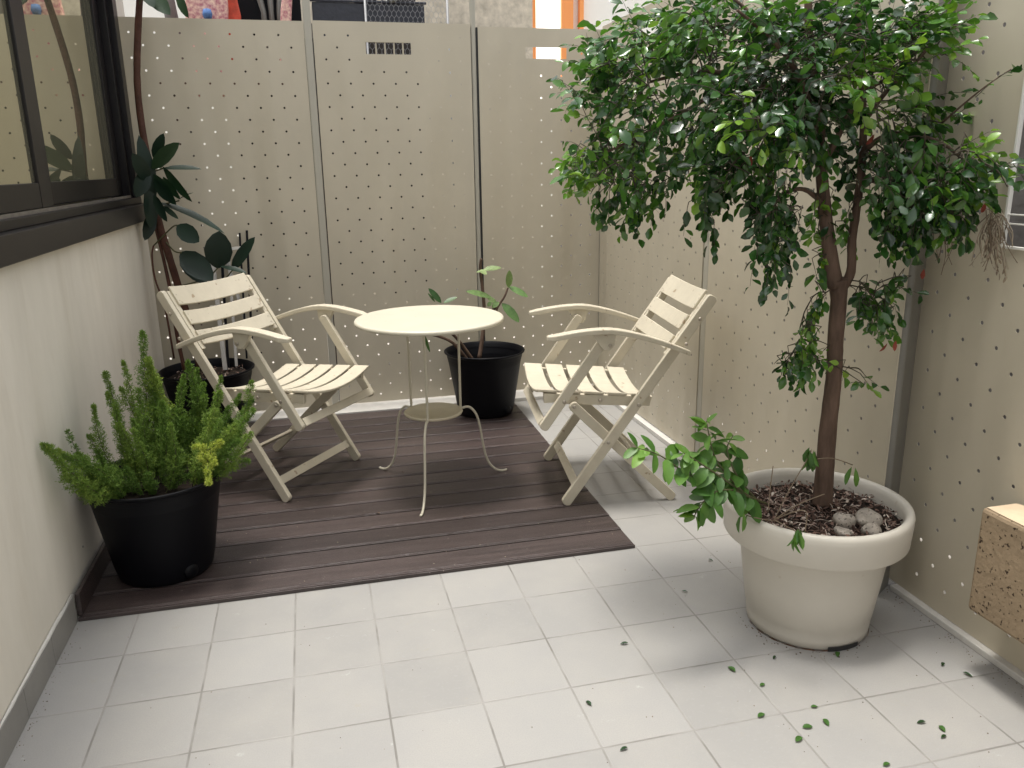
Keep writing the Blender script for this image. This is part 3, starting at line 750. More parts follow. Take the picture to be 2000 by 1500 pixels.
lf = MB(); tw = MB()
def rdir(zb=0.0):
    while True:
        v = Vector((rnd.uniform(-1,1),rnd.uniform(-1,1),rnd.uniform(-1,1)))
        if .1 < v.length < 1: v.normalize(); v.z += zb; return v.normalized()
CROWN_C = P3(1560,180,-.28)
def twig(start, d, L, droop, tone0, size=1.0, nleaf=None, clampx=True):
    n = 7; p = Vector(start); d = Vector(d).normalized(); pts = [p.copy()]
    step = L/n
    for i in range(n):
        d = (d+Vector((0,0,-droop))+rdir()*.10).normalized(); p = p+d*step
        if p.x > .655: d.x = -abs(d.x)*.5; p.x = .655; d.normalize()
        pts.append(p.copy())
    tw.tube(pts, [.0012*(1-.6*i/n) for i in range(n+1)], 4)
    m = nleaf or int(L/.0130)
    for j in range(m):
        t = (j+1)/m*n; i = min(int(t), n-1); q = pts[i].lerp(pts[i+1], t-i); dd = (pts[i+1]-pts[i]).normalized()
        sd_ = dd.cross(Vector((0,0,1)))
        if sd_.length < .1: sd_ = dd.orthogonal()
        sd_.normalize(); sgn = 1 if j % 2 else -1
        ld = (dd*rnd.uniform(.25,.9)+sd_*sgn*rnd.uniform(.5,1)+rdir()*.45+Vector((0,0,-.18))).normalized()
        nm = (Vector((0,0,1))+rdir()*.95).normalized()
        sz = size*(rnd.uniform(.023,.041) if rnd.random() < .78 else rnd.uniform(.016,.050))
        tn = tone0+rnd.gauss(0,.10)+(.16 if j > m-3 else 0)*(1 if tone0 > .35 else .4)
        pet = q+ld*.004
        lf.leaf(pet, ld, nm, sz, sz*rnd.uniform(.50,.64), bend=rnd.uniform(-.1,.55), fold=rnd.uniform(.1,.6), tone=min(1,max(0,tn)), seg=3)
    for k in (0, ): # connect to nearest limb
        bp_ = min(br_pts, key=lambda a: (a-Vector(start)).length_squared)
        dist = (bp_-Vector(start)).length
        if dist > .015:
            mid = bp_.lerp(Vector(start), .5)+rdir()*dist*.08+Vector((0,0,.004))
            tw.tube(smooth_path([bp_, mid, Vector(start)], 4), [.0018]*5+[.0014]*2+[.0011]*2, 4)
            if dist < .25: br_pts.append(mid)
# (px,py, rx,ry, Y0,Y1, twigs, droop, tone, length)
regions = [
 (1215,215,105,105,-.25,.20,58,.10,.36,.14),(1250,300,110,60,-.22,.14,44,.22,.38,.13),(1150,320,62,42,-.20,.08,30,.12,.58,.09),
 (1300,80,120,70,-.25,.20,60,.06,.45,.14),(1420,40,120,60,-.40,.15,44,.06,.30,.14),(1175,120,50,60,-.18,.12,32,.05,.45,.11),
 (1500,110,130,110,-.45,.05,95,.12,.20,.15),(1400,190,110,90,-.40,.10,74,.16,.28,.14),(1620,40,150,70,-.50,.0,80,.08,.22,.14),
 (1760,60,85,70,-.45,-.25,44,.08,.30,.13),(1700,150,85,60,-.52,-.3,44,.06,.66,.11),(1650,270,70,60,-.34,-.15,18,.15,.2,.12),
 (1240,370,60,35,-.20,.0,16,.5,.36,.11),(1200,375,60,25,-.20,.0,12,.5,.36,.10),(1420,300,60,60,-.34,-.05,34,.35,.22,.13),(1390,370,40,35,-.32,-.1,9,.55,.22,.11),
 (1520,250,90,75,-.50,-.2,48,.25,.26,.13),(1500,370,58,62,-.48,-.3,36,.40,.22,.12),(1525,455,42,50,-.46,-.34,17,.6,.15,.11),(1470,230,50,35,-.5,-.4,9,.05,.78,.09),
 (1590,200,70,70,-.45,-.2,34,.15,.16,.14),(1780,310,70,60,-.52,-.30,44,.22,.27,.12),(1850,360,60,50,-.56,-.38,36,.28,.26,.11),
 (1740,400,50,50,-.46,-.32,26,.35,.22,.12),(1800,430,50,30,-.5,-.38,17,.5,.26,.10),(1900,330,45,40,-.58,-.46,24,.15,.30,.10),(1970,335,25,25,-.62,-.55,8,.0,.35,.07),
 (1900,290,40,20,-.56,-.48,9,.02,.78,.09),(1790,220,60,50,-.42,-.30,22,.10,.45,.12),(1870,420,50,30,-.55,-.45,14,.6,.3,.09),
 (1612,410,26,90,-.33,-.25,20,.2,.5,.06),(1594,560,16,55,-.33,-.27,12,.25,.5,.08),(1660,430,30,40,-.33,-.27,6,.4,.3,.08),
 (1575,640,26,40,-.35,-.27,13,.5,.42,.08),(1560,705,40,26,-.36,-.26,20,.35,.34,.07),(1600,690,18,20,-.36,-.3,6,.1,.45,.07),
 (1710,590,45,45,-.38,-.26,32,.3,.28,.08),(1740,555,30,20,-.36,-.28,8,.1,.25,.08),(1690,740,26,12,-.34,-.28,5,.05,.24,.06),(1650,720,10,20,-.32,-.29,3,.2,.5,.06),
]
for (cx, cy, rx, ry, Y0, Y1, nt_, droop, tone, L) in regions:
    for i in range(int(nt_*(.84 if nt_ > 15 else .7))):
        a = rnd.uniform(0, 6.283); q = math.sqrt(rnd.random())*.92
        Y = rnd.uniform(Y0, Y1)
        st = P3(cx+rx*q*math.cos(a), cy+ry*q*math.sin(a), Y)
        if st.x > .63: st = st+Vector((.63-st.x,0,0))
        out = (st-CROWN_C); out.y *= .8; out = out.normalized() if out.length > .01 else rdir()
        d = (out*.8+rdir()*.8+Vector((0,0,.12)))
        start = st-d.normalized()*L*.45
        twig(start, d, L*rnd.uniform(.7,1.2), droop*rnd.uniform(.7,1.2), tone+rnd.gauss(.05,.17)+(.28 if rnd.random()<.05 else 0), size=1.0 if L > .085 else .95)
# hanging sprays and the long arching twig at the top right
for (px, py, Y, L, dx) in ((1240,395,-.1,.10,.02),(1190,380,-.12,.08,-.03),(1300,350,-.12,.09,.1),(1390,390,-.2,.12,-.1),(1345,395,-.2,.09,-.2),(1395,430,-.22,.08,.05),(1500,500,-.4,.11,-.05),(1545,520,-.4,.10,.02),(1480,480,-.4,.10,-.3)):
    twig(P3(px,py,Y), (dx,0,-1), L, .3, .2, nleaf=int(L/.016))
for (a, c) in (((1860,230,-.44),(1905,190,-.46)),((1905,190,-.46),(1950,150,-.49)),((1950,150,-.49),(1990,130,-.51))):
    pa, pc = P3(*a), P3(*c); twig(pa, pc-pa, (pc-pa).length, .02, .34, nleaf=4)
# top right tips
for i in range(16):
    st = P3(rnd.uniform(1730,1850), rnd.uniform(30,120), rnd.uniform(-.45,-.33)); twig(st, (rnd.uniform(.2,1),-.3,rnd.uniform(-.2,.5)), .08, .02, .62)
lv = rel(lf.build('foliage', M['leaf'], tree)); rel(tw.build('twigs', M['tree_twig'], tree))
# dead clump and red dead leaves
b = MB()
for i in range(60):
    s0 = P3(rnd.uniform(1925,1960),rnd.uniform(405,450),-.53+rnd.uniform(-.03,.02)); s1 = s0+Vector((rnd.uniform(-.03,.05),rnd.uniform(-.03,.02),rnd.uniform(-.12,-.03)))
    m_ = s0.lerp(s1,.5)+rdir()*.014; b.tube(smooth_path([s0,m_,s1],3), rnd.uniform(.0008,.0016), 4, tone=rnd.uniform(.2,1))
    if rnd.random() < .6: b.leaf(s1, (rnd.uniform(-.4,.4),rnd.uniform(-.4,.4),-1), rdir(), rnd.uniform(.012,.026), .006, tone=rnd.uniform(.1,1))
for i in range(14):
    s0 = P3(rnd.uniform(1820,1880),rnd.uniform(440,480),-.47); s1 = s0+Vector((rnd.uniform(-.02,.02),rnd.uniform(-.02,.02),rnd.uniform(-.09,-.03)))
    b.tube(smooth_path([s0,s0.lerp(s1,.5)+rdir()*.012,s1],3), .0009, 4, tone=rnd.uniform(.1,.5))
rel(b.build('dead_shoots', M['dead'], tree))
b = MB()
for (px, py) in ((1700,255),(1708,262),(1802,318),(1800,312),(1835,375),(1925,395),(1930,400),(1468,300),(1835,470),(1805,525),(1733,670),(1750,665)):
    b.leaf(P3(px,py,-.42), (rnd.uniform(-.5,.5),rnd.uniform(-.3,.3),-1), rdir(), .03, .012, tone=.5)
rel(b.build('withered_leaves', M['redleaf'], tree))

# ---- leafy shoot spilling over the left side of the white planter
sh = empty('leafy_shrub', (.135,-.36,.335), label='bright green leafy shoot spilling over the left rim of the white planter', cat='shrub')
S0 = sh.location.copy(); b = MB(); st_ = MB()
stems = [[(1500,985,-.38),(1450,960,-.42),(1400,900,-.42),(1385,850,-.42),(1380,822,-.41)],[(1490,990,-.38),(1430,960,-.43),(1350,930,-.45),(1290,890,-.45),(1245,875,-.44)],
         [(1490,990,-.38),(1440,960,-.44),(1400,960,-.47),(1370,985,-.48),(1355,1010,-.48)],[(1480,980,-.38),(1440,930,-.40),(1420,880,-.38),(1432,850,-.36)],[(1480,985,-.38),(1420,940,-.45),(1360,900,-.46),(1335,885,-.46)]]
for stn in stems:
    pts = smooth_path([P3(*k) for k in stn], 5); N = len(pts); st_.tube(pts, [.0034*(1-.65*i/N) for i in range(N)], 6)
    for i in range(3, N, 1):
        dd = (pts[i]-pts[i-1]).normalized()
        for s in (-1, 1):
            if rnd.random() < .13: continue
            sd_ = dd.cross(Vector((0,-.6,1))).normalized()
            ld = (dd*.45+sd_*s*.9+rdir()*.6+Vector((0,-.1,-.25))).normalized(); sz = rnd.uniform(.042,.072)*(1 if i < N-2 else .7)
            b.leaf(pts[i], ld, Vector((0,-.3,1))+rdir()*.7, sz, sz*rnd.uniform(.42,.55), bend=rnd.uniform(0,.5), fold=.22, tone=min(1,max(0,(.35+.5*(i/N)**2+rnd.gauss(0,.14)))), seg=5)
def rels(o): o.location = -S0; return o
rels(b.build('leaves', M['seed_leaf'], sh)); rels(st_.build('stems', M['twig'], sh))
# wilting shoots in the planter
wl = empty('wilted_shoots', (.19,-.42,.335), label='thin wilting shoots with limp leaves in the front of the white planter', cat='plant')
W0 = wl.location.copy(); b = MB(); st_ = MB()
for stn, lv_ in (([(1512,1015,-.43),(1540,960,-.42),(1572,905,-.42),(1585,880,-.42)],13),([(1512,1015,-.43),(1560,985,-.45),(1610,965,-.45)],0),([(1512,1015,-.44),(1550,1000,-.48),(1575,1000,-.50),(1572,1040,-.51)],3),
               ([(1500,1000,-.42),(1505,950,-.40),(1510,910,-.39)],0),([(1512,1015,-.46),(1540,1030,-.52),(1558,1040,-.60)],9),([(1585,898,-.42),(1625,895,-.40),(1665,908,-.38)],2),([(1512,1018,-.43),(1470,1010,-.45),(1455,1005,-.46)],3)):
    pts = smooth_path([P3(*k) for k in stn], 5); st_.tube(pts, .0014, 5)
    for j in range(lv_):
        q = pts[-1]+rdir()*.010; b.leaf(q, Vector((rnd.uniform(-.4,.3),rnd.uniform(-.3,.2),-1)), rdir(), rnd.uniform(.035,.06), .016, bend=.2, fold=.6, tone=rnd.uniform(.2,.7), seg=3)
o = b.build('leaves', M['seed_leaf'], wl); o.location = -W0; o = st_.build('stems', M['dead'], wl); o.location = -W0

# ================================================================== FOXTAIL FERN
fn = empty('foxtail_fern', (-1.602,.500,.315), label='bushy foxtail fern with upright feathery plumes in the front black pot', cat='fern')
F0 = fn.location.copy(); b = MB(); st_ = MB()
def plume(base, tip, rad, dens=1.0, tone=.45, bow=.10):
    base = Vector(base); tip = Vector(tip); L = (tip-base).length
    mid = base.lerp(tip,.5)+rdir()*bow*L; pts = smooth_path([base, mid, tip], 8); N = len(pts)
    st_.tube(pts, [.0020*(1-.7*i/N) for i in range(N)], 4)
    cnt = int(L/.0042*dens)
    for i in range(cnt):
        t = .10+.90*(i+rnd.random())/cnt; f = t*(N-1); k = min(int(f), N-2); c = pts[k].lerp(pts[k+1], f-k); ax = (pts[k+1]-pts[k]).normalized()
        env = rad*(min(1, t*3.0))*(1-max(0,(t-.35)/.65)**1.3*.88)*(.85+.3*math.sin(i*.21+rad*900))
        for s in range(4):
            sd_ = rdir(); sd_ = (sd_-ax*sd_.dot(ax)); 
            if sd_.length < .05: continue
            sd_.normalize(); bd = (sd_+ax*.7).normalized(); Ls = env*rnd.uniform(.65,1.1)
            # branchlet with needles
            m_ = max(3, int(Ls/.0046))
            for j in range(m_):
                q = c+bd*Ls*(j+1)/m_
                for h in range(3):
                    nd = (bd*.7+rdir()*.9).normalized(); ln = rnd.uniform(.006,.011); x = nd.cross(rdir()).normalized()*.0010
                    n0 = q+nd*ln*.5
                    b.add([q, n0+x, q+nd*ln, n0-x], [(0,1,2,3)], 0, False, min(1,max(0,tone+rnd.gauss(0,.10)+.10*(j/m_))))
tips = [(278,648,.52,.034,1,.50),(205,728,.60,.022,.8,.42),(240,705,.62,.026,.8,.42),(182,792,.48,.020,.8,.42),(132,842,.40,.018,.5,.30),(82,868,.17,.030,1,.55),(150,885,.28,.028,1,.48),(110,878,.24,.024,.8,.5),
        (316,785,.42,.026,1,.45),(300,730,.58,.028,1,.42),(366,705,.55,.030,1.0,.46),(398,748,.60,.027,1,.40),(385,720,.66,.025,.9,.38),(432,735,.66,.023,.8,.38),(430,765,.45,.026,.9,.48),(492,745,.60,.026,.9,.40),
        (470,770,.66,.024,.9,.36),(495,800,.48,.028,.9,.42),(460,830,.42,.032,1.1,.44),(340,800,.55,.030,1,.40),(225,790,.45,.026,.9,.44),(258,820,.40,.024,.8,.38),(480,850,.52,.026,.8,.40),(190,880,.42,.022,.8,.36),(420,800,.40,.026,.8,.46)]
tips += [(px+rnd.uniform(-16,16), py+rnd.uniform(15,70), Y+rnd.uniform(-.06,.06), rad, dens, tone+rnd.gauss(0,.06)) for (px, py, Y, rad, dens, tone) in tips if px > 140]
tips += [(95,872,.19,.030,1,.5),(125,890,.22,.030,1,.5),(170,905,.30,.028,1,.5),(290,700,.50,.034,1.1,.5),(270,760,.46,.03,1,.46)]
for (px, py, Y, rad, dens, tone) in tips:
    tip = P3(px, py, Y)
    if tip.x < XL+.02: tip.x = XL+.02
    a = math.atan2(tip.y-.5, tip.x+1.602); r_ = min(.15, (Vector((tip.x+1.602, tip.y-.5,0)).length)*.6)
    base = Vector((-1.602+r_*math.cos(a)+rnd.uniform(-.02,.02), .5+r_*math.sin(a)+rnd.uniform(-.02,.02), .312))
    plume(base, tip, rad*rnd.uniform(1.25,1.75), dens*rnd.uniform(.8,1.15), tone+rnd.gauss(.10,.10))
for (p, q, rad) in (((405,880,.36),(432,862,.33),.024),((405,880,.36),(378,872,.32),.024),((405,885,.36),(408,945,.27),.022),((410,880,.36),(420,905,.30),.024),((400,875,.36),(392,895,.31),.022)):
    plume(P3(*p), P3(*q), rad, 1.3, .93)
for i in range(9):
    a = rnd.uniform(0,6.28); plume((-1.602+.08*math.cos(a),.5+.08*math.sin(a),.312), (-1.602+.17*math.cos(a),.5+.15*math.sin(a),.312+rnd.uniform(.06,.16)), .026, .8, .34)
o = b.build('plumes', M['fern'], fn); o.location = -F0; o = st_.build('stems', M['twig'], fn); o.location = -F0

# ================================================================== RUBBER PLANT
rp = empty('rubber_plant', (-1.645,1.985,.315), label='tall dark rubber plant with reddish stem in the back left corner', cat='plant')
G0 = rp.location.copy()
def relg(o): o.location = -G0; return o
def stem(keys, r0, r1, n=12, name='stem'):
    pts = smooth_path([at(*k) for k in keys], 5); N = len(pts); b = MB(); b.tube(pts, [r0+(r1-r0)*i/(N-1)+rnd.uniform(-1,1)*r0*.04 for i in range(N)], n); relg(b.build(name, M['ficus_bark'], rp)); return pts
stem([(392,722,1.98),(372,640,1.99),(350,565,2.0),(330,500,2.0),(312,440,2.02),(300,390,2.03),(290,320,2.04),(276,240,2.05),(268,160,2.05),(269,70,2.05),(276,-40,2.05),(290,-160,2.05)], .0185, .0145)
stem([(360,722,1.97),(345,650,1.98),(335,580,1.98),(318,500,2.01),(300,430,2.03)], .010, .007)
stem([(340,700,1.92),(322,600,1.90),(303,545,1.90),(297,500,1.90),(300,480,1.90)], .005, .004)
b = MB()
def fl(bx_, tx, Yb, Yt, W, nrm, tone, bend=.12, fold=.18):
    p = at(bx_[0], bx_[1], Yb); q = at(tx[0], tx[1], Yt); v = q-p
    b.leaf(p, v, nrm, v.length, W, bend=bend, fold=fold, tone=tone, seg=5)
fl((300,400),(276,262),1.98,1.94,.075,(.5,-1,.2),.35)
fl((296,330),(345,278),1.96,1.88,.07,(.3,-1,.5),.75)
fl((300,340),(338,400),1.96,1.86,.060,(-.8,-.8,.4),.6)
fl((315,330),(392,322),1.96,1.92,.050,(0,-.5,1),.5)
fl((318,325),(368,395),1.96,1.86,.045,(-.9,-.6,.5),.7)
fl((300,350),(330,395),1.94,1.84,.055,(-.9,-.8,.2),.4)
fl((318,345),(348,390),1.92,1.86,.04,(-.9,-.4,.6),.7)
fl((305,395),(440,425),2.0,1.86,.050,(0,-.45,1),.5, .25)
fl((345,392),(375,372),1.94,1.9,.016,(0,-.5,1),.6)
fl((318,402),(346,425),1.96,1.88,.026,(-.3,-.8,.6),.5)
fl((290,360),(300,445),1.98,1.9,.085,(.9,-.8,0),.25)
fl((345,440),(388,472),1.90,1.86,.085,(-.25,-.9,.4),.45)
fl((352,492),(415,545),1.94,1.84,.115,(.2,-1,.25),.25)
fl((352,498),(405,552),1.98,1.92,.10,(.4,-1,.5),.45)
fl((425,525),(428,452),1.92,1.88,.130,(.1,-1,.15),.22)
fl((452,530),(493,462),1.92,1.86,.060,(-.4,-1,.2),.35)
fl((430,520),(482,528),1.90,1.84,.040,(0,-.4,1),.5)
fl((285,-20),(330,24),2.0,1.92,.075,(0,-1,.3),.9)
fl((270,-40),(300,10),1.98,1.9,.07,(.2,-1,.3),.7)
fl((345,-20),(362,32),2.2,2.1,.05,(-.6,-1,0),.85)
fl((275,-30),(250,-5),1.98,1.92,.07,(0,-1,.2),.6)
fl((290,355),(262,300),1.96,1.88,.07,(.5,-1,.2),.3)
fl((288,330),(268,385),1.96,1.9,.075,(.6,-1,.1),.3)
fl((305,350),(352,368),1.98,1.9,.05,(0,-.7,.8),.45)
fl((300,310),(318,262),2.0,1.94,.05,(.2,-1,.3),.5)
fl((300,410),(285,470),1.98,1.92,.06,(.6,-1,.2),.2)
fl((300,380),(322,432),1.96,1.88,.045,(-.5,-1,.3),.35)
relg(b.build('leaves', M['ficus_leaf'], rp))
for ks in ([(300,480,2.01),(335,445,1.96),(346,440,1.90)],[(322,470,2.0),(340,490,1.96),(354,494,1.93)],[(345,560,2.0),(400,545,1.96),(426,523,1.92)],[(360,570,2.0),(430,550,1.96),(453,529,1.92)],[(292,398,2.03),(320,398,2.0),(350,392,1.94)],[(290,335,2.03),(300,335,2.0),(320,328,1.96)],[(270,20,2.05),(275,0,2.03),(286,-18,2.0)]):
    b = MB(); b.tube(smooth_path([at(*k) for k in ks],4), .0035, 6); relg(b.build('petiole', M['twig'], rp))


# ================================================================== SMALL PLANT IN THE MIDDLE POT
sp_ = empty('small_frangipani', (-.19,1.95,.265), label='sparse plant with thick bare stems and pale variegated leaves behind the table', cat='plant')
H0 = sp_.location.copy()
b = MB()
for ks, r0, r1 in (([(936,700,1.92),(942,660,1.94),(946,610,1.96),(942,560,1.98),(938,525,1.98),(940,505,1.98)],.0115,.007),
                   ([(925,705,1.90),(900,670,1.88),(880,648,1.86),(862,625,1.84),(852,600,1.84)],.009,.006),
                   ([(915,706,1.88),(885,670,1.84),(850,655,1.82),(822,652,1.80),(808,650,1.80)],.009,.005),
                   ([(965,625,1.90),(972,600,1.90),(985,580,1.90),(992,562,1.90)],.007,.005),([(950,612,1.95),(962,605,1.92),(972,590,1.90)],.005,.005)):
    pts = smooth_path([at(*k) for k in ks],4); N = len(pts); b.tube(pts, [r0+(r1-r0)*i/(N-1) for i in range(N)], 9)
b.tube(smooth_path([at(972,590,1.9),at(962,612,1.92),at(950,640,1.95)],4), .006, 8)
o = b.build('stems', M['bark'], sp_); o.location = -H0
b = MB()
def vl(p0, p1, Y, W, nrm, tone, Y1=None):
    p = at(*p0, Y); q = at(*p1, Y if Y1 is None else Y1); b.leaf(p, q-p, nrm, (q-p).length, W, bend=.1, fold=.15, tone=tone, seg=5)
vl((944,527),(980,520),1.96,.042,(0,-.6,1),.8); vl((938,528),(950,535),1.9,.034,(0,-.3,1),.9,1.85); vl((952,528),(930,530),1.93,.028,(0,-.4,1),.9)
vl((962,582),(912,565),1.92,.048,(0,-.7,1),.6,1.88); vl((993,562),(996,528),1.9,.040,(.1,-1,.3),.7,1.88); vl((993,560),(1033,578),1.9,.042,(0,-.8,.8),.5,1.86)
vl((980,592),(1016,628),1.9,.055,(.3,-1,.4),.35,1.84); vl((970,592),(952,580),1.9,.03,(0,-.8,.6),.7); vl((960,590),(952,598),1.88,.024,(0,-.8,.6),.6); vl((975,590),(960,600),1.88,.03,(0,-.8,.6),.6)
vl((862,592),(838,562),1.84,.034,(.3,-1,.3),.05); vl((866,592),(893,578),1.84,.028,(0,-.6,1),.25); vl((830,655),(838,690),1.82,.02,(-.8,-.8,0),.2); vl((850,590),(836,572),1.84,.012,(0,-1,.4),.2)
o = b.build('leaves', M['varieg'], sp_); o.location = -H0

# ---- folded white/black rack leaning on the back fence
rk = empty('folded_rack', (-1.45,2.17,.014), label='folded white and black slatted rack leaning on the back fence behind the rubber plant', cat='rack')
K0 = rk.location.copy(); 
for (a, c, wd, m_) in (((414,498,2.225),(440,722,2.05),.022,'rackw'),((432,482,2.23),(446,722,2.06),.014,'black'),((446,492,2.235),(462,715,2.08),.014,'rackw'),((468,455,2.24),(482,700,2.10),.010,'black'),((482,450,2.24),(493,690,2.10),.012,'black'),((440,500,2.225),(500,690,2.12),.016,'rackw')):
    p, q = at(*a), at(*c); q.z = max(q.z, .02)
    b = MB(); b.bar(p, q, wd, .010, (0,1,.1)); o = b.build('slat', M[m_], rk, bevel=.001); o.location = -K0
for py in (490,600):
    p, q = at(410,py,2.205), at(488,py-8,2.215); b = MB(); b.bar(p, q, .014, .008, (0,1,0)); o = b.build('crossbar', M['white_paint'], rk); o.location = -K0

# ================================================================== FALLEN LEAVES
lfp = MB(); lfp.leaf((0,0,0), (1,0,.08), (0,0,1), .030, .015, bend=.12, fold=.55, tone=.30, seg=5)
lfd = MB(); lfd.leaf((0,0,0), (1,0,.1), (.1,0,1), .030, .012, bend=.15, fold=.7, tone=.05, seg=5)
spots = [(1436,1314,'g'),(1484,1342,'g'),(1480,1403,'g'),(1583,1383,'g'),(1608,1406,'g'),(1567,1423,'g'),(1554,1451,'g'),(1636,1275,'g'),(1515,1283,'d'),(1227,1258,'d'),(1155,1380,'d'),(1226,1462,'d'),(1343,1158,'d'),
         (1383,1094,'d'),(1840,1303,'d'),(1880,1315,'d'),(1808,1412,'d'),(1834,1419,'g'),(1848,1438,'d'),(1725,1498,'g'),(742,1005,'d'),(790,924,'w'),(876,921,'w'),(905,1012,'w')]
def ground(px, py, z=0):
    d = CM @ Vector(((px-1000)/FPX, -(py-750)/FPX, -1.0)); return CAM + d*((z-CAM.z)/d.z)
names = {'g':'green','d':'dark dry','w':'pale dry'}
where = ['left of the tree base, just off the front of the white planter','on a joint below the planter, second of the trail','third down the trail of leaves below the planter','upper one of the right trail below the planter','small one right of the trail below the planter','folded one in the middle of the right trail','lowest of the right trail near the bottom edge','against the foot of the white planter',
 'just in front of the planter base','alone on the tiles left of the planter','far down left on the tiles near bottom centre','curled, at the bottom centre edge of the floor','on the tiles between deck corner and planter','near the deck corner under the green shoot','under the right fence kerb, the left one','under the right fence kerb, the right one','largest one near the lower right corner','beside the largest one in the lower right corner','pale edged one below the others lower right','at the very bottom edge, right of centre','crumpled on the decking in front of the table','on the deck behind the front table foot','on the deck between the table feet','small flake on the deck right of the table']
for i, (px, py, k) in enumerate(spots):
    ondeck = k == 'w' or (px, py) == (742,1005)
    g = ground(px, py, DZ if ondeck else 0)
    o = (lfp if k == 'g' else lfd).build('fallen_leaf', M['seed_leaf'] if k == 'g' else (M['dead'] if ondeck else M['leaf']))
    o.location = g+Vector((0,0,.0035)); o.rotation_euler = (R(rnd.uniform(-8,8)),0,rnd.uniform(0,6.28)); s_ = rnd.uniform(.62,.95)*(.6 if k == 'w' else 1); o.scale = (s_,s_,s_)
    tag(o, names[k]+' fallen leaf '+where[i], 'leaf', 'fallen leaves on the floor')
# grit
b = MB()
for i in range(60):
    a = rnd.uniform(-3.6,.6); q = .178+abs(rnd.gauss(0,.016)); x, y = .308+q*math.cos(a), -.338+q*math.sin(a); s_ = rnd.uniform(.001,.0032)
    b.box((x,y,.0003),(x+s_,y+s_*rnd.uniform(.6,1.5),.0003+s_*.7), tone=rnd.uniform(0,.5))
for i in range(150):
    y = rnd.uniform(-1.0,.2); x = XN-.026-abs(rnd.gauss(0,.02)); s_ = rnd.uniform(.001,.0028); b.box((x,y,.0003),(x+s_,y+s_,.0003+s_*.6), tone=rnd.uniform(0,.6))
for i in range(120):
    y = rnd.uniform(-1.2,.2); x = XL+.014+abs(rnd.gauss(0,.015)); s_ = rnd.uniform(.0008,.0022); b.box((x,y,.0003),(x+s_,y+s_,.0003+s_*.6), tone=rnd.uniform(0,.6))
for i in range(260):
    x, y = rnd.uniform(-1.7,.62), rnd.uniform(-1.6,.2); 
    if rnd.random() < .55: x = rnd.uniform(-.1,.66)
    s_ = rnd.uniform(.0008,.0022); b.box((x,y,.0003),(x+s_,y+s_*rnd.uniform(.6,1.5),.0003+s_*.7), tone=rnd.uniform(0,.6))
for i in range(110):
    x, y = rnd.uniform(-1.5,.0), rnd.uniform(.25,1.9); s_ = rnd.uniform(.001,.003); b.box((x,y,DZ+.0003),(x+s_,y+s_,DZ+.0003+s_*.6), tone=1)
tag(b.build('grit', M['dead']), 'tiny crumbs of soil and grit scattered on tiles and deck', 'grit', kind='stuff')

# ================================================================== BEYOND THE FENCE
def wallbox(name, a, c, m, label, cat='wall'):
    b = MB(); b.box(a, c); return tag(b.build(name, M[m]), label, cat)
wallbox('rear_wall', (-4.5,5.2,0),(-1.25,5.3,4.2),'outside_wall','bright white wall far behind the fence, at the upper left','wall')
wallbox('stucco_wall', (-1.249,5.0,0),(.95,5.1,3.2),'stucco','rough beige stucco wall behind the middle of the back fence','wall')
wallbox('orange_house_wall', (.951,5.2,0),(7.0,5.3,4.2),'outside_wall','sunlit plaster wall with the orange window behind the back fence','wall')
wallbox('neighbour_wall', (1.02,-3.5,0),(1.12,4.6,2.0),'stone_wall','grey stone wall beyond the right fence','wall')
# orange window
ow = empty('orange_window', (1.0,5.19,2.3), label='orange framed window with white panes, sunlit glare added as glow, above the back fence', cat='window')
b = MB(); b.box((-.03,-.05,-.4),(.02,.0,.7)); b.box((.25,-.06,-.4),(.36,.0,.7)); b.box((.0201,-.04,.05),(.2499,0,.09)); b.box((.42,-.05,-.4),(.46,0,.7)); b.build('frame', M['orange'], ow, bevel=.004)
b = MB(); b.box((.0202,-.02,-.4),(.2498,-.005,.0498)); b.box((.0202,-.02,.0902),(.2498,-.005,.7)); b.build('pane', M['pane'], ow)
# cabinet + shelf with things
cb_ = empty('storage_cabinet', (-.75,3.25,0), label='dark storage cabinet behind the back fence', cat='cabinet')
b = MB(); b.box((-.70,-.22,.55),(.46,.22,2.06)); b.box((-.68,-.2,0),(-.62,-.14,.55)); b.box((.22,-.2,0),(.28,-.14,.55)); b.box((-.68,.14,0),(-.62,.2,.55)); b.box((.22,.14,0),(.28,.2,.55)); b.build('body', M['cab'], cb_, bevel=.004)
def crate(p, sx, sy, h, m, label, name='crate'):
    b = MB(); t = .008
    b.box((-sx/2,-sy/2,0),(sx/2,sy/2,t)); b.box((-sx/2,-sy/2,t),(sx/2,-sy/2+t,h)); b.box((-sx/2,sy/2-t,t),(sx/2,sy/2,h)); b.box((-sx/2,-sy/2+t,t),(-sx/2+t,sy/2-t,h)); b.box((sx/2-t,-sy/2+t,t),(sx/2,sy/2-t,h))
    b.box((-sx/2-.012,-sy/2-.012,h),(sx/2+.012,-sy/2+.004,h+.014)); 
    o = b.build(name, M[m], bevel=.008); o.location = p; tag(o, label, name, 'boxes stored behind the back fence'); return o
YC = 3.13
crate((-1.22,YC,2.062), .46, .18, .30, 'black', 'black plastic crate behind the left fence panel, beside the pink bag')
o = crate((-.595,YC,2.062), .66, .16, .20, 'navy', 'long dark blue glossy trough behind the middle fence panel', 'trough')
crate((-.80,YC+.10,2.265), .20, .12, .20, 'grey_plastic', 'light grey plastic bin standing in the dark trough', 'bin')
crate((-.60,YC+.09,2.265), .13, .10, .20, 'black', 'dark mesh basket beside the grey bin behind the middle panel', 'basket')
crate((-.40,YC+.09,2.265), .20, .10, .20, 'cab', 'dark brown box at the right end of the trough', 'box')
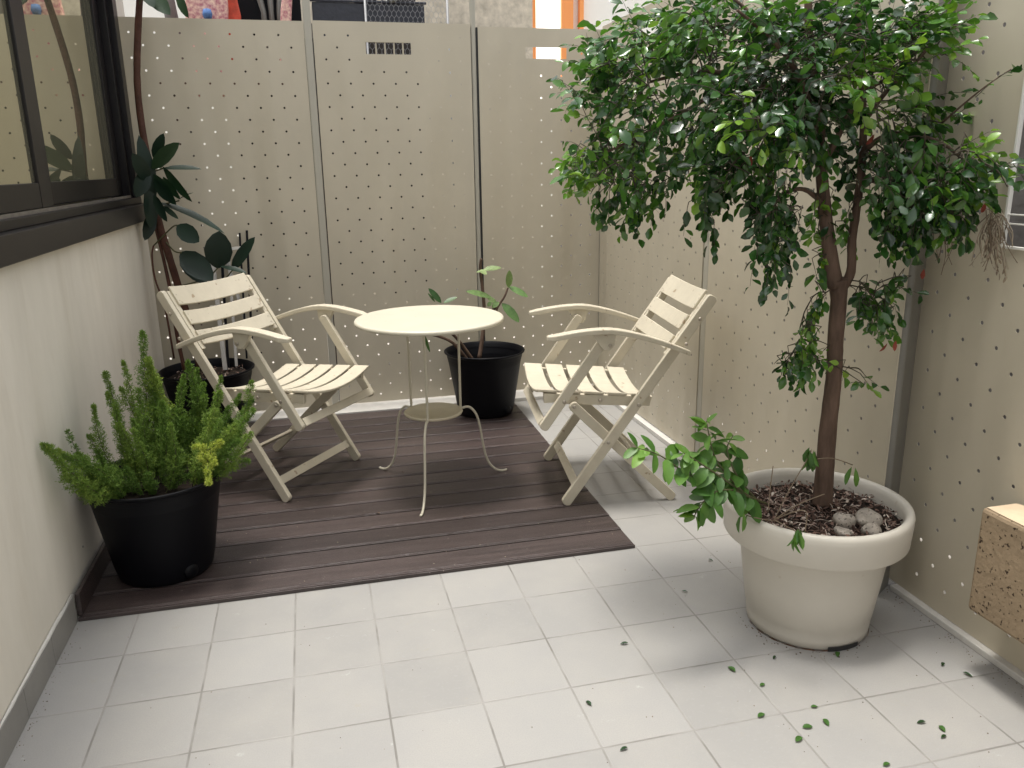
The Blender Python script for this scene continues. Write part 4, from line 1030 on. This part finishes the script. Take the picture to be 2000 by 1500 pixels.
b = MB(); b.tube(smooth_path([(-.54,YC-.06,2.50),(-.53,YC-.07,2.36),(-.505,YC-.08,2.29),(-.49,YC-.08,2.275)],5), .011, 10)
tag(b.build('hose', M['white_paint']), 'pale curved hose end resting on the dark trough', 'hose')
b = MB(); b.tube([(-.475,YC-.09,2.275),(-.44,YC-.09,2.283),(-.43,YC-.09,2.286),(-.405,YC-.09,2.297),(-.375,YC-.09,2.305)],[.016,.016,.009,.014,.012],12)
tag(b.build('hose_nozzle', M['tool']), 'grey hose nozzle lying on the edge of the dark trough', 'nozzle')
for (px, lean, lab) in ((515,-.03,'left'),(530,.0,'middle'),(545,.02,'right')):
    b = MB(); p = at(px,24,2.95); b.tube([p+Vector((0,0,-.28)),p,p+Vector((lean,0,.14)),p+Vector((lean*2,0,.3))],[.018,.016,.022,.014],10)
    tag(b.build('garden_tool', M['tool']), 'grey metal tool handle standing behind the left panel, '+lab+' of three', 'tool', 'tool handles behind the back fence')
# cloth bags
def cloth(name, pxs, Y, m, label, extra=None):
    b = MB(); t = .06; front = [at(px,py,Y) for px, py in pxs]; n = len(front); vv = front+[p+Vector((0,t,0)) for p in front]
    b.add(vv, [tuple(range(n))[::-1], tuple(range(n,2*n))]+[(i,(i+1)%n,(i+1)%n+n,i+n) for i in range(n)]); o = b.build(name, M[m], bevel=.012); return tag(o, label, 'bag') if label else o
bag = cloth('floral_bag', [(360,200),(440,200),(445,20),(440,-60),(355,-60),(362,10)], 2.75, 'pink', 'pink floral fabric bag showing above the left fence panel')
b = MB(); b.lathe([(.0001,.03),(.02,.025),(.026,0),(.02,-.02),(.0001,-.025)], 12, center=tuple(at(405,28,2.73))); o = b.build('blue_flower', M['blueflower'], bag)
cloth('red_bag', [(446,200),(462,200),(470,30),(458,-20),(450,-60),(444,-60),(436,30)], 2.80, 'redcloth', 'orange red cloth bundle right of the floral bag above the fence')
cloth('pink_cloth', [(545,200),(562,200),(572,-40),(556,-60),(548,20)], 2.78, 'pink', 'narrow strip of pink cloth hanging beside the tool handles')
# table that carries the bags (hidden behind the fence)
b = MB(); b.box((-1.75,2.70,0),(-1.70,2.95,1.75)); b.box((-.98,2.70,0),(-.93,2.95,1.75)); b.box((-1.78,2.68,1.7502),(-.90,2.97,1.79)); tag(b.build('side_bench', M['brownwood'], bevel=.003), 'high wooden stand behind the left fence panel carrying the bags', 'stand')
# slim trunk beyond
b = MB(); b.tube(smooth_path([(-1.70,2.95,0),(-1.69,2.95,1.0),(-1.665,2.95,1.8),at(332,20,2.9),at(315,-60,2.9)],5), [.035]*21, 12)
tag(b.build('bare_trunk', M['stone_wall']), 'smooth grey bare trunk rising behind the left fence panel', 'trunk')
# wire mesh behind the fence top
b = MB(); Y = 3.02; x0, x1, z0, z1 = -.62, -.13, 1.82, 2.75; w_ = .028; hh = .030
i = 0; z = z0
while z < z1:
    x = x0+(w_/2 if i % 2 else 0)
    while x < x1:
        b.tube([(x,Y,z),(x+w_/2,Y,z+hh/2)], .0011, 3, cap=False); b.tube([(x+w_,Y,z),(x+w_/2,Y,z+hh/2)], .0011, 3, cap=False); b.tube([(x+w_/2,Y,z+hh/2),(x+w_/2,Y,z+hh)], .0011, 3, cap=False)
        x += w_
    z += hh; i += 1
for x in (x0,x1): b.tube([(x,Y,0),(x,Y,z1)], .008, 6)
tag(b.build('wire_mesh', M['mesh']), 'hexagonal chicken wire stretched behind the middle fence panel', 'wire mesh')
